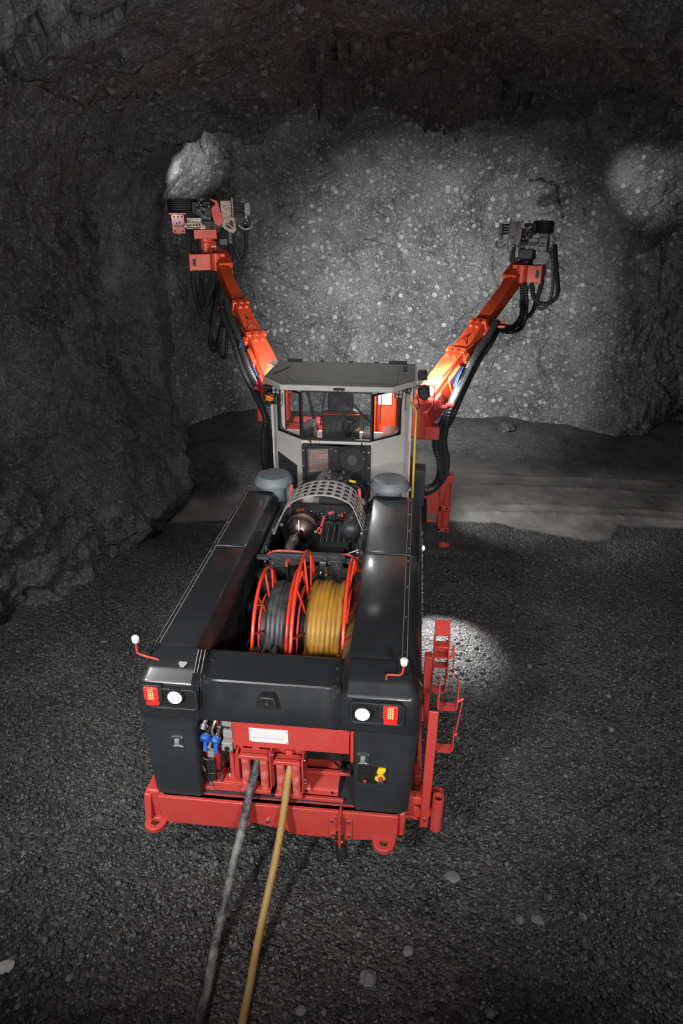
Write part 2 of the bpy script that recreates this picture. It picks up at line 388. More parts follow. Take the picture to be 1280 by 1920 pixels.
# ---- middle rear cover (bonnet between the corners)
prof=[(1.93,4.43),(1.985,4.405),(1.99,4.39),(1.985,4.37),(1.942,4.125),(1.936,4.108),(1.925,4.098),(1.905,4.092),(1.80,4.055),(1.70,4.03),(1.625,4.018),(1.61,4.018),(1.598,4.024),(1.57,4.065)]
b=MB(); rows=[]
for z,y in prof: rows.append([(x,y,z-(.0 if -.55<x<.45 else .004)) for x in np.linspace(-.592,.492,9)])
b.grid(rows); rc=part('rear_cover',b,HOOD,rig,solid=.012,angle=24)
b=MB()
for x in(-.594,.494):
    P=[(x-.004,y-.001,z+.001) for z,y in prof[2:]]; Q=[(x+.004,y-.001,z+.001) for z,y in prof[2:]]; b.grid([P,Q])
part('panel_joint',b,BLACK,rig,solid=.004)
b=MB(); b.prism([(-.14,1.775),(.03,1.775),(.0,1.885),(-.105,1.885)],'xz',4.07,3.995); pl=rrect(-.1,-.01,1.805,1.855,.008)
rcam=part('reversing_camera',b,BLACKM,rig,bevel=.01)
b=MB(); b.box(-.095,-.01,3.985,3.998,1.815,1.865); part('camera_window',b,BLACK,rcam); b=MB(); b.lathe((-.053,3.986,1.84),(0,-1,0),[(0,.016),(.006,.015),(.004,.009),(.004,0)],n=16); part('lens',b,CHAR,rcam)
b=MB(); 
for p in((-.555,4.3),(-.565,4.12),(.455,4.3),(.462,4.2),(.46,4.12)): b.bolt((p[0],p[1],1.972 if p[1]>4.25 else 1.945),(0,-.2,1),.011)
part('cover_screw',b,STEEL,rc)
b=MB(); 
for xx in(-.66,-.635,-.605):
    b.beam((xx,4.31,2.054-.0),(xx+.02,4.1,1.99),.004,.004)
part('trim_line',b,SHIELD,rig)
# ---- lower storage doors
def door(s):
    if s<0: x0,x1=-1.12,-.67
    else: x0,x1=.61,1.06
    r=.07; z0,z1=.70,1.575
    def loop(z,grow):
        xa,xb=x0,x1
        if s>0: xb=x1+.055*grow
        else: xa=x0+.02*(1-grow)
        pts=[]
        yb=4.6
        ri=.03; ro=.09
        L=ri if s>0 else ro; Rr=ro if s>0 else ri
        pts.append((xa,yb))
        for k in range(7):
            a=R(90*k/6); pts.append((xa+L-L*math.cos(a),4.06+L-L*math.sin(a)))
        for k in range(7):
            a=R(90*k/6); pts.append((xb-Rr+Rr*math.sin(a),4.06+Rr-Rr*math.cos(a)))
        pts.append((xb,yb)); return [(x,y,z) for x,y in pts]
    b=MB()
    rows=[loop(z0,0),loop(z0+.01,0),loop((z0+z1)/2,.5),loop(z1,1)]
    b.grid(rows); n=len(rows[0]); b.add(rows[0],[tuple(range(n))]); b.add(rows[-1],[tuple(range(n))])
    d=part('storage_door',b,HOODM,rig,angle=40)
    lx,lz=(-.825,1.315) if s<0 else (.683,1.285)
    b=MB(); b.ring(rrect(lx-.047,lx+.047,lz-.055,lz+.055,.006),rrect(lx-.034,lx+.034,lz-.042,lz+.042,.006),lambda p,t:(p[0],t,p[1]),4.064,4.05)
    b.box(lx-.034,lx+.034,4.055,4.062,lz-.042,lz+.042)
    for dx in(-.04,.04):
        for dz in(-.047,.047): b.bolt((lx+dx,4.05,lz+dz),(0,-1,0),.004,.004)
    l=part('latch',b,STEEL,d,label='square steel paddle latch')
    # (third level) keep the handle with the latch mesh's sibling
    b=MB(); b.box(lx-.022,lx+.016,4.042,4.056,lz-.03,lz+.03); b.lathe((lx-.004,4.045,lz+.005),(0,-1,0),[(0,.014),(.008,.014),(.008,.006),(.012,.006)],n=14); part('latch_handle',b,GREYD,d,bevel=.003)
    if s>0:
        pl=rrect(.635,.875,1.035,1.225,.035)
        b=MB(); b.ring(rrect(.63,.88,1.03,1.23,.038),pl,lambda p,t:(p[0],t,p[1]),4.075,4.052); part('recess_rim',b,CHAR,d)
        b=MB(); b.prism(pl,'xz',4.0535,4.0585); part('recess',b,BLACK,d,label='black recess')
        sw=MB(); sw.lathe((.70,4.06,1.09),(0,-1,0),[(0,.04),(.012,.04),(.02,.02),(.035,.02),(.04,.0)],n=18); sw.box(.693,.707,4.02,4.05,1.09,1.14); o1=part('isolator_switch',sw,[BLACKM],d)
        sw=MB(); sw.lathe((.70,4.022,1.09),(0,-1,0),[(0,.014),(.006,.012),(.007,0)],n=12); part('switch_knob',sw,RED,d,label='red knob')
        sw=MB(); sw.prism([(.79,1.17),(.805,1.215),(.865,1.215),(.86,1.18),(.835,1.165),(.85,1.14),(.865,1.11),(.83,1.085),(.79,1.085),(.775,1.11),(.80,1.135),(.81,1.16)],'xz',4.06,4.03); part('isolator_switch',sw,YELTAG,d,bevel=.006,label='yellow rotary isolator')
        sw=MB(); sw.lathe((.825,4.035,1.125),(0,-1,0),[(0,.02),(.02,.02),(.022,.01),(.022,0)],n=14); part('switch_knob',sw,RED,d,label='red knob')
        sw=MB(); sw.box(.8,.85,4.04,4.06,1.04,1.075); part('switch_base',sw,CHAR,d,bevel=.004)
door(-1); door(1)
# right flank below the hood, behind the corner (side door with hinges)
b=MB(); b.box(1.085,1.125,4.6,5.6,.82,1.06); part('side_door',b,HOODM,rig,bevel=.008)
b=MB()
for z in(.86,1.18,1.42): b.cyl((1.128,4.63,z-.03),(1.128,4.63,z+.03),.008,n=8)
for z in(1.0,1.5): b.obox((1.128,4.85,z),((0,1,0),(0,0,1),(1,0,0)),(.03,.045,.006))
part('hinge',b,STEEL,rig)
b=MB(); b.tube(catmull([(1.126,4.55,1.63),(1.126,4.5,1.7),(1.115,4.43,1.86)],6),.012,8); b.beam((1.122,4.63,1.57),(1.122,4.63,.85),.012,.012); part('edge_seal',b,BLACKM,rig)
b=MB(); b.add([(1.128,4.68,1.64),(1.128,4.72,1.74),(1.128,4.76,1.64)],[(0,1,2)]); b.add([(1.118,4.36,1.83),(1.09,4.31,1.9),(1.118,4.28,1.86)],[(0,1,2)]); part('warning_sticker',b,GREYP,rig,solid=.002)

#@REAR
# ---- rear bumper
b=MB()
pts_top=[(-1.02,4.10),(-.3,4.02),(.06,4.02),(.95,4.05)]
# front fascia with the arched notch in the middle, extruded through y
fas=[(-1.05,.72),(-1.05,.42),(-.36,.42),(-.3,.44),(-.25,.50),(-.13,.515),(.0,.49),(.06,.43),(.1,.41),(.62,.41),(.95,.44),(.98,.50),(.98,.72)]
b.prism(fas,'xz',4.02,4.09)
b.box(-1.02,.98,4.04,4.5,.69,.72);
bp=part('bumper',b,RED,rig,bevel=.008)
b=MB(); b.prism([(-.24,.522),(-.12,.535),(.0,.515),(.045,.49),(.0,.475),(-.14,.50)],'xz',4.024,4.012); b.box(-.28,.05,4.1,4.12,.42,.69); part('notch_plate',b,RED,bp)
for s,cx in((-1,-1.09),(1,.87)):
    ol=[]; R0=.095
    for k in range(13):
        a=R(180+180*k/12); ol.append((cx+R0*math.cos(a),4.0+R0*math.sin(a)))
    ol += [(cx+R0,4.12),(cx-R0,4.12)]
    hole=[(cx+.034*math.cos(2*math.pi*k/24),3.99+.034*math.sin(2*math.pi*k/24)) for k in range(24)]
    # resample outline radially to match the hole
    out=[]
    for k in range(24):
        a=2*math.pi*k/24; dx,dy=math.cos(a),math.sin(a); t=9
        for i in range(len(ol)):
            (ax,ay),(bx,by)=ol[i],ol[(i+1)%len(ol)]; ex,ey=bx-ax,by-ay; det=dx*(-ey)+ex*dy
            if abs(det)<1e-9: continue
            rx,ry=ax-cx,ay-3.99; tt=(rx*(-ey)+ex*ry)/det; uu=(dx*ry-dy*rx)/det
            if tt>0 and -1e-6<=uu<=1+1e-6: t=min(t,tt)
        out.append((cx+dx*t,3.99+dy*t))
    b=MB(); b.ring(out,hole,lambda p,t:(p[0],p[1],t),.405,.455)
    b.prism([(4.0 if s<0 else 4.02,.455),(4.12,.455),(4.12,.71),(4.05,.70)],'yz',cx-R0+(.0 if s<0 else .11),cx-R0+.06+(.0 if s<0 else .11))
    part('tow_lug',b,RED,bp,bevel=.008,angle=45)
b=MB(); b.box(-1.17,-1.05,4.06,4.4,.44,.74); b.prism([(4.06,.72),(4.06,.45),(4.5,.45),(4.5,.78)],'yz',.97,1.04); part('end_plate',b,RED,bp,bevel=.02)
b=MB(); b.prism([(.405,.43),(.445,.42),(.565,.42),(.605,.43),(.605,.66),(.575,.685),(.435,.685),(.405,.66)],'xz',4.03,4.008); mp=part('mounting_plate',b,RED,bp,bevel=.004)
b=MB()
for x in(.435,.575):
    for z in(.47,.63): b.bolt((x,4.008,z),(0,-1,0),.015,.012)
b.bolt((-.11,4.02,.55),(0,-1,0),.016,.02)
part('plate_bolt',b,STEEL,bp)
# hanging water inlet on a red arm below the bumper
wi=empty('water_inlet',(.5,4.0,.6),parent=rig)
b=MB(); b.box(.495,.515,3.93,4.06,.66,.74); b.prism([(3.93,.72),(3.985,.72),(3.965,.36),(3.945,.36)],'yz',.495,.515); part('bracket_arm',b,RED,wi,bevel=.003)
b=MB(); b.lathe((.49,4.02,.52),(.15,-.2,-1),[(0,.03),(.03,.032),(.03,.045),(.07,.045),(.07,.035),(.1,.035),(.1,.05),(.13,.05)],n=8); part('brass_coupling',b,BRASS,wi,label='brass coupling')
b=MB(); b.lathe((.512,3.985,.385),(.12,-.25,-1),[(0,.042),(.02,.05),(.04,.046),(.05,.05),(.08,.046),(.09,.049),(.115,.045),(.12,.02)],n=18); part('inlet_cap',b,BLACK,wi)
# ---- dark recess behind, floor tray
b=MB(); b.box(-.72,.64,4.55,4.6,.5,1.6); b.box(-.67,-.64,4.2,4.55,.7,1.58); b.box(.60,.62,4.1,4.55,.7,1.5); part('recess_liner',b,BLACKM,rig)
b=MB(); b.box(-.66,.61,4.1,4.55,.72,.735); part('tray',b,CHAR,rig)
b=MB(); b.prism([(4.16,.74),(4.17,.79),(4.2,.81),(4.5,.81),(4.5,.74)],'yz',.16,.47); b.box(.0,.52,4.1,4.13,.735,.77); b.prism([(-.58,.74),(-.33,.74),(-.33,.79),(-.3,.83),(-.6,.83),(-.58,.79)],'xz',4.12,4.3)
b.box(.15,.56,4.3,4.34,.83,.86); b.box(-.7,-.58,4.12,4.35,.735,.77)
part('tray_bracket',b,RED,rig,bevel=.005)
b=MB()
for x in(.2,.42): b.lathe((x+.0,4.165,.775),(0,-1,.2),[(0,.012),(.008,.012),(.008,0)],n=10)
part('tray_bolt',b,BLACKM,rig)
# ---- red crossbeam with nameplate
b=MB(); b.box(-.37,.565,4.12,4.2,1.26,1.545); b.box(-.45,-.36,4.17,4.22,1.22,1.56); part('crossbeam',b,RED,rig,bevel=.006)
b=MB(); b.box(.575,.605,4.1,4.16,1.2,1.54)
part('end_bracket',b,RED,rig,bevel=.004)
b=MB(); 
for z in(1.24,1.3,1.42,1.48): b.bolt((.607,4.13,z),(1,0,0),.008,.008)
part('bracket_bolt',b,STEEL,rig)
npo=MB(); npo.prism(rrect(-.245,.075,1.325,1.462,.004),'xz',4.122,4.112); npl=part('nameplate',npo,PLATE,rig,bevel=.002,label='white metal nameplate with embossed lettering')
rv=MB()
for x in(-.233,.063):
    for z in(1.34,1.447): rv.bolt((x,4.112,z),(0,-1,0),.006,.004)
part('rivet',rv,STEEL,npl)
t=text_mb('SANDVIK',.082,(-.085,4.1115,1.408),ROT_BACK,.0012); 
t.v=[((x+.085)*.86-.085,y,z) for x,y,z in t.v]
part('lettering',t,EMBOSS,npl,smooth=False)
b=MB(); b.box(-.215,.045,4.110,4.113,1.372,1.3745); part('underline',b,GREYP,npl)
# ---- roller guides for cable and hose
def guide(xl,xr,zt,zb,y,extra):
    g=MB(); w=.036
    g.prism([(xl-.05,zt+.02),(xl-.035,zt+.035),(xr+.035,zt+.035),(xr+.05,zt+.02),(xr+.05,zt),(xl-.05,zt)],'xz',y-.055,y-.015)
    g.box(xl-.045,xr+.045,y-.04,y+.06,zt,zt+.018); g.box(xl-.05,xr+.05,y-.045,y+.06,zb-.045,zb-.005)
    g.box(xr+.055,xr+.07,y-.06,y+.1,zb+.05,zt+.07); g.box(xl-.07,xl-.055,y-.02,y+.1,zb+.05,zt+.05) 
    g.box(xl-.07,xr+.07,y+.1,y+.115,zb,zt+.06); g.box((xl+xr)/2-.03,(xl+xr)/2+.03,y+.05,y+.1,zt+.0,zt+.05)
    o=part('roller_guide',g,RED,rig,bevel=.006)
    for x in(xl,xr):
        q=MB(); q.lathe((x,y,zb-.005),(0,0,1),[(0,.03),(.0,w),(zt-zb,w),(zt-zb,.028),(zt-zb-.01,.026)],n=24); part('roller',q,SCUFF,o,label='worn red guide roller')
    q=MB()
    for z in(zb+.1,zb+.14,zt+.02): q.bolt((xr+.07,y,z),(1,0,0),.009,.012)
    part('guide_bolt',q,STEEL,o)
guide(-.285,-.132,1.195,.855,4.1,0); guide(.003,.131,1.16,.83,4.1,0)
b=MB(); b.box(-.44,-.405,4.16,4.24,.84,1.25); b.prism([(-.4,.86),(-.31,.86),(-.31,.9),(-.35,.92),(-.35,1.12),(-.31,1.2),(-.31,1.26),(-.345,1.26),(-.39,1.14)],'xz',4.14,4.2); b.box(-.5,-.3,4.12,4.32,.83,.85); part('guide_support',b,RED,rig,bevel=.005)
b=MB(); b.box(-.38,.14,4.225,4.25,.82,1.28); part('guide_back_plate',b,BLACKM,rig)
b=MB(); b.lathe((-.46,4.2,.85),(0,0,1),[(0,.02),(.01,.02),(.01,.011),(.03,.011)],n=6); part('support_bolt',b,STEEL,rig)
b=MB(); b.box(.16,.56,4.4,4.42,.9,1.25); b.tube(catmull([(.59,4.15,1.2),(.588,4.16,1.1),(.56,4.2,1.0),(.5,4.28,.92),(.42,4.4,.88)],6),.013,8); b.lathe((.59,4.15,1.14),(0,0,1),[(0,.016),(.03,.016),(.03,.011),(.06,.011)],n=8,mi=1); part('drain_hose',b,[BLACK,STEEL],rig)
# ---- connector panel
b=MB(); b.prism([(-.655,1.56),(-.655,1.3),(-.56,1.265),(-.485,1.265),(-.43,1.2),(-.39,1.2),(-.39,1.56)],'xz',4.27,4.28); b.box(-.39,-.37,4.14,4.28,1.2,1.56); cp=part('connector_panel',b,RED,rig,bevel=.003)
def coupling(x,z,dx,dz,L,cap,r=.026):
    p=V((x,4.265,z)); d=V((dx,-.75,dz)).normalized()
    b=MB(); b.lathe(p,d,[(0,r*1.25),(.02,r*1.25),(.02,r*.9),(.05,r*.9),(.05,r*1.1),(.09,r*1.15),(.09,r*.85),(L-.04,r*.85),(L-.04,r*1.2),(L,r*1.2),(L,r*.7),(L-.03,r*.6)],n=14)
    o=part('coupling',b,BRONZE if cap else STEEL,cp)
    b=MB(); b.lathe(p+d*(.055),d,[(0,r*1.3),(.012,r*1.3)],n=6); b.lathe(p+d*(L-.035),d,[(0,r*1.35),(.015,r*1.35)],n=14); part('coupling_collar',b,STEEL,cp)
    if cap:
        q=p+d*(L+.005); b=MB(); _,s_,u_=frame(d)
        b.lathe(q,d,[(-.03,r*1.45),(.0,r*1.55),(.012,r*1.4),(.014,0)],n=18); b.obox(q+V((.0,-.005,-.06)),((1,0,0),(0,.3,1),(0,1,-.3)),(.016,.05,.006)); b.obox(q+V((-.0,0,.03)),((1,0,0),(0,.3,1),(0,1,-.3)),(.012,.025,.006))
        part('dust_cap',b,BLUE,cp,bevel=.003,label='blue rubber dust cap')
coupling(-.61,1.50,-.12,-.55,.17,False); coupling(-.60,1.36,-.12,-.35,.15,True,.03); coupling(-.505,1.38,-.15,-.5,.17,True,.026)
b=MB(); b.tube(catmull([(-.55,4.25,1.47),(-.55,4.2,1.42),(-.57,4.17,1.36),(-.55,4.16,1.3),(-.51,4.17,1.33)],6),.011,8); part('pipe_elbow',b,STEEL,cp)
for (x,z,ch) in((-.55,1.515,'P'),(-.575,1.405,'P'),(-.468,1.395,'T')):
    b=MB(); b.box(x-.02,x+.02,4.262,4.268,z-.026,z+.026); tg=part('port_tag',b,WHITE,cp,label='white port tag reading '+ch)
    # character sits on the tag
    t=text_mb(ch,.05,(x,4.2605,z),ROT_BACK,.0006); part('tag_letter',t,INK,cp,smooth=False)
b=MB(); b.add([(-.5,4.264,1.43),(-.455,4.264,1.43),(-.4775,4.264,1.47)],[(0,1,2)]); part('warning_triangle',b,YELTAG,cp,solid=.002)
for z in(1.475,1.355):
    b=MB(); b.box(-.475,-.385,4.16,4.27,z-.045,z+.045,0); b.prism(rrect(-.468,-.392,z-.035,z+.045,.01),'xz',4.165,4.135,1); b.box(-.485,-.375,4.18,4.2,z-.02,z+.03,0); b.cyl((-.43,4.15,z+.05),(-.43,4.15,z+.07),.008,n=8,mi=0)
    part('power_socket',b,[BLACKM,GREYP],cp,bevel=.006)
b=MB(); b.box(-.485,-.395,4.12,4.25,1.185,1.275); cb=part('control_box',b,GREYP,cp,bevel=.006,label='grey switch box')
b=MB(); b.lathe((-.44,4.122,1.225),(0,-1,0),[(0,.02),(.012,.02),(.014,.012),(.03,.012),(.03,0)],n=16); b.box(-.446,-.434,4.08,4.1,1.2,1.23); part('box_switch',b,BLACK,cp)
b=MB()
for x in(-.475,-.405):
    for z in(1.195,1.265): b.bolt((x,4.121,z),(0,-1,0),.005,.003)
part('box_screw',b,BLACK,cp)
b=MB()
for k in range(3): b.tube(catmull([(-.53+.02*k,4.3,1.3),(-.53+.025*k,4.22,1.1),(-.5+.015*k,4.25,.95),(-.52+.03*k,4.4,.8)],8),.012,8)
part('panel_hose',b,BLACK,rig)

# ---- fire extinguisher (lifted out of its holder: a thing of its own)
fe=empty('fire_extinguisher',(-.59,4.24,.735),'red fire extinguisher with black jacket and hose beside the left rear door of the rig','fire extinguisher')
ex,ey=-.59,4.24
b=MB(); b.lathe((ex,ey,.737),(0,0,1),[(0,.06),(.0,.07),(.02,.08),(.36,.08),(.40,.07),(.43,.04),(.45,.025),(.48,.025)],n=28); part('cylinder',b,EXTR,fe)
b=MB(); b.box(ex-.045,ex+.03,ey-.105,ey-.075,.80,1.07); b.prism([(ex-.045,.92),(ex+.03,.92),(ex-.005,.80)],'xz',ey-.112,ey-.1); b.lathe((ex,ey,.9),(0,0,1),[(0,.083),(.03,.083)],n=24); part('jacket',b,BLACKM,fe,bevel=.006)
b=MB(); b.lathe((ex,ey,1.2),(0,0,1),[(0,.03),(.03,.03),(.04,.02)],n=14); b.prism([(ex-.03,1.07),(ex+.02,1.07),(ex+.03,1.16),(ex-.03,1.18)],'xz',ey-.085,ey-.07); b.beam((ex,ey-.02,1.24),(ex-.01,ey-.12,1.21),.025,.01); b.beam((ex,ey-.02,1.21),(ex-.01,ey-.10,1.17),.02,.008); part('valve_head',b,GREYP,fe,bevel=.004)
b=MB(); b.tube(catmull([(ex+.01,ey-.05,1.2),(ex+.06,ey-.07,1.19),(ex+.085,ey-.08,1.08),(ex+.075,ey-.09,.98),(ex+.07,ey-.095,.92)],8),.0105,9); b.tube(catmull([(ex-.01,ey-.06,1.2),(ex-.075,ey-.08,1.15),(ex-.085,ey-.085,1.02),(ex-.06,ey-.1,.9),(ex-.02,ey-.11,.8)],8),.0085,8); part('hose',b,BLACK,fe)
b=MB(); b.lathe((ex+.07,ey-.095,.93),(0,-.05,-1),[(0,.012),(.02,.016),(.05,.014),(.06,.018),(.075,.018),(.075,.013),(.1,.013)],n=10); b.lathe((ex-.035,ey-.105,.83),(.35,-.1,-.7),[(0,.01),(.035,.015),(.05,.015)],n=10); b.tube(catmull([(ex-.085,ey-.1,.99),(ex-.06,ey-.11,.94)],4),.012,8); part('nozzle',b,STEEL,fe)
b=MB(); b.tube(catmull([(ex-.08,ey-.115,1.08),(ex-.06,ey-.12,1.1),(ex-.04,ey-.12,1.085),(ex-.02,ey-.12,1.07),(ex-.01,ey-.12,1.03),(ex-.03,ey-.12,1.0),(ex-.045,ey-.12,1.03),(ex-.05,ey-.12,1.08),(ex-.075,ey-.12,1.06),(ex-.08,ey-.115,1.08)],6),.0025,6); part('safety_pin',b,STEEL,fe)

# ---- rear right post with hook brackets and rod holders
post=empty('hose_hanger',(1.2,4.2,.5),parent=rig)
b=MB(); b.beam((1.2,4.2,.46),(1.215,4.2,1.72),.075,.075); b.box(1.0,1.17,4.18,4.26,.70,.78); b.prism([(1.03,.58),(1.17,.50),(1.17,.62),(1.03,.72)],'xz',4.2,4.24); b.box(1.03,1.17,4.2,4.24,.5,.54); part('post',b,RED,post,bevel=.008)
b=MB(); b.box(1.175,1.25,4.175,4.225,1.715,1.722); part('post_opening',b,BLACK,post)
b=MB(); b.bolt((1.2,4.16,.56),(0,-1,0),.014,.01); b.bolt((1.06,4.18,.75),(0,-1,0),.012,.01); b.bolt((1.06,4.19,.63),(0,-1,0),.012,.01); part('post_bolt',b,STEEL,post)
def strap(path,w,t,y0):
    # flat strip following (x,z) path, width along y
    b=MB(); n=len(path); ins=[]
    for i,(x,z) in enumerate(path):
        a=path[max(i-1,0)]; c=path[min(i+1,n-1)]; dx,dz=c[0]-a[0],c[1]-a[1]; L=math.hypot(dx,dz); ins.append((x-dz/L*t,z+dx/L*t))
    vs=[(x,y0,z) for x,z in path]+[(x,y0+w,z) for x,z in path]+[(x,y0,z) for x,z in ins]+[(x,y0+w,z) for x,z in ins]; fs=[]
    for i in range(n-1): fs += [(i,i+1,n+i+1,n+i),(2*n+i,3*n+i,3*n+i+1,2*n+i+1),(i,2*n+i,2*n+i+1,i+1),(n+i,n+i+1,3*n+i+1,3*n+i)]
    fs += [(0,n,3*n,2*n),(n-1,3*n-1,4*n-1,2*n-1)]
    return b.add(vs,fs)
J=[(1.245,1.72),(1.245,1.33),(1.25,1.295),(1.275,1.28),(1.36,1.28),(1.385,1.295),(1.39,1.33),(1.39,1.47)]
b=strap(J,.09,.008,4.2); part('hook_bracket',b,RED,post)
J2=[(1.248,1.94),(1.248,1.72),(1.25,1.685),(1.27,1.665),(1.37,1.665),(1.395,1.68),(1.40,1.71),(1.40,1.93)]
b=strap(J2,.09,.008,4.25); b.box(1.24,1.25,4.2,4.34,1.6,1.75); part('hook_bracket',b,RED,post)
b=MB(); b.tube([(1.43,4.28,1.78),(1.435,4.28,1.72),(1.40,4.25,1.43)],.006,6); b.tube([(1.39,4.25,1.76),(1.44,4.27,1.78)],.012,6); b.lathe((1.392,4.24,1.44),(1,0,0),[(0,.018),(.02,.018)],n=10); part('hook_latch',b,RED,post)
for x,y,z0,z1 in((1.295,4.12,.52,.87),(1.295,4.25,.5,.80)):
    b=MB(); ro,ri=.047,.039; c0=V((x,y,z0)); n=24
    b.lathe(c0,(.015,.03,1),[(0,ri),(0,ro),(z1-z0,ro),(z1-z0,ri),(.05,ri)],n=24); part('rod_holder',b,RED,post)
    b=MB(); b.lathe(c0+V((0,0,.04)),(.015,.03,1),[(0,.0385),(.01,.0385)],n=20); part('tube_inside',b,BLACK,post)
b=MB(); b.box(1.23,1.27,4.16,4.2,.6,.68); part('holder_arm',b,RED,post)
# second rack farther along the right side
rk=empty('rod_rack',(1.2,5.2,.8),parent=rig)
b=MB(); b.box(1.15,1.215,4.85,4.93,1.0,1.72); b.box(1.16,1.19,4.5,4.9,1.25,1.33); part('rack_post',b,RED,rk,bevel=.005)
K=[(1.225,1.83),(1.225,1.30),(1.23,1.27),(1.25,1.255),(1.33,1.255),(1.35,1.27),(1.355,1.3),(1.355,1.46)]
b=strap(K,.09,.008,4.95); part('hook_bracket',b,RED,rk)
b=MB()
for z in(1.52,1.63,1.74): b.box(1.232,1.36,4.96,5.05,z,z+.012)
b.box(1.228,1.238,4.95,5.06,1.45,1.86); b.box(1.352,1.362,4.95,5.06,1.45,1.86); b.box(1.228,1.362,5.05,5.06,1.6,1.72); b.prism([(5.0,1.84),(5.12,1.9),(5.12,1.93),(4.98,1.87)],'yz',1.228,1.362)
b.tube(catmull([(1.362,5.0,1.62),(1.395,5.0,1.63),(1.4,5.0,1.68),(1.4,5.0,1.75)],5),.012,8); b.tube([(1.41,5.0,1.68),(1.405,4.97,1.42)],.006,6)
part('rod_clamp',b,RED,rk,bevel=.003)

#@BAY
# ================================================================== reel bay
b=MB(); b.box(-.62,.47,4.42,4.47,1.1,1.93); b.box(-.62,.47,7.5,7.54,1.1,1.9); b.box(-.625,.465,4.45,7.5,1.02,1.08); b.box(-.635,-.615,4.45,7.5,1.08,1.7); b.box(.45,.47,4.45,7.5,1.08,1.9); b.box(-.57,.46,6.22,6.26,1.08,1.75)
part('bay_liner',b,BLACKM,rig)
b=MB(); b.box(-.61,.46,4.40,4.46,1.905,1.955); b.box(-.30,-.22,4.40,4.6,1.86,1.90); part('bay_edge',b,BLACKM,rig,bevel=.006)
RY,RZ=5.3,1.62
def reel_rim(x,rad,parent,yc=RY,zc=RZ,side=1,n=56):
    b=MB(); b.tube([(x,yc+rad*math.cos(2*math.pi*k/n),zc+rad*math.sin(2*math.pi*k/n)) for k in range(n)],.017,10,closed=True)
    r=part('rim',b,DARKRED,parent)
    b=MB(); xx=x
    b.tube([(xx,yc+rad*.55*math.cos(2*math.pi*k/40),zc+rad*.55*math.sin(2*math.pi*k/40)) for k in range(40)],.011,8,closed=True)
    for k in range(10):
        a=2*math.pi*(k+.25)/10; e=V((x,yc+rad*math.cos(a),zc+rad*math.sin(a))); c=V((x+side*.05,yc+.25*math.cos(a),zc+.25*math.sin(a)))
        b.cyl(e,c,.011,n=8)
    part('spoke_set',b,DARKRED,parent)
def reel(name,x0,x1,r0,r1,drum):
    e=empty(name,((x0+x1)/2,RY,RZ),parent=rig)
    reel_rim(x0,r0,e,side=1); reel_rim(x1,r1,e,side=-1)
    b=MB(); b.cyl((x0+.01,RY,RZ),(x1-.01,RY,RZ),drum,n=32); b.cyl((x0-.04,RY,RZ),(x1+.04,RY,RZ),.06); part('drum',b,BLACKM,e)
    return e
cr=reel('cable_reel',-.345,-.045,.56,.56,.3)
hr=reel('hose_reel',.02,.455,.73,.70,.3)
# coil geometry on the reels
def helix(x0,x1,rad,turns,seed=0,wob=.006,n=40):
    rr=random.Random(seed); P=[]; N=int(turns*n); j=[rr.uniform(-1,1) for _ in range(int(turns)+2)]
    for i in range(N+1):
        t=i/N; a=-2*math.pi*turns*t; k=turns*t; jj=j[int(k)]*(1-(k%1))+j[int(k)+1]*(k%1)
        r=rad+wob*jj; x=x0+(x1-x0)*t
        P.append((x,RY+r*math.cos(a),RZ+r*math.sin(a)))
    return P
wc=empty('power_cable',(-.27,3.5,0),'thick dusty black power cable trailing from the left roller guide down to the ground','cable')
b=MB(); b.tube(helix(-.265,-.10,.40,4,1,.02),.034,12); b.tube(helix(-.27,-.09,.335,5,2,.0),.034,10); part('coil',b,COILB,wc,label='black cable wound on the left reel')
wh=empty('water_hose',(.05,3.5,0),'yellow rubber water hose trailing from the right roller guide down to the ground','hose')
b=MB(); b.tube(helix(.10,.40,.44,7,3,.026),.0285,14); b.tube(helix(.41,.10,.385,8,4,.0),.028,10); part('coil',b,YCOIL,wh,label='yellow hose wound on the right reel')
cpth=[(-.17,4.9,1.68),(-.18,4.6,1.5),(-.2,4.3,1.2),(-.21,4.12,1.03),(-.25,4.03,.86),(-.285,3.9,.64),(-.335,3.72,.40),(-.375,3.5,.17),(-.39,3.27,.055),(-.37,3.0,.036),(-.35,2.6,.036),(-.29,2.0,.036),(-.2,1.0,.036)]
b=MB(); CABLE_PATH=cs=resample(catmull(cpth,10),.03); b.tube(cs,.036,14,rf=lambda i:.036+.0012*math.sin(i*1.7)); part('trailing_run',b,CABLE,wc)
hpth=[(.25,4.87,1.52),(.18,4.6,1.4),(.1,4.3,1.2),(.07,4.12,1.03),(.055,4.03,.87),(.035,3.9,.66),(.0,3.72,.42),(-.045,3.5,.19),(-.065,3.25,.06),(-.06,3.0,.033),(-.05,2.6,.033),(-.02,2.0,.033),(.05,1.0,.033)]
b=MB(); HOSE_PATH=hs=resample(catmull(hpth,10),.03); b.tube(hs,.031,14); part('trailing_run',b,YHOSE,wh)
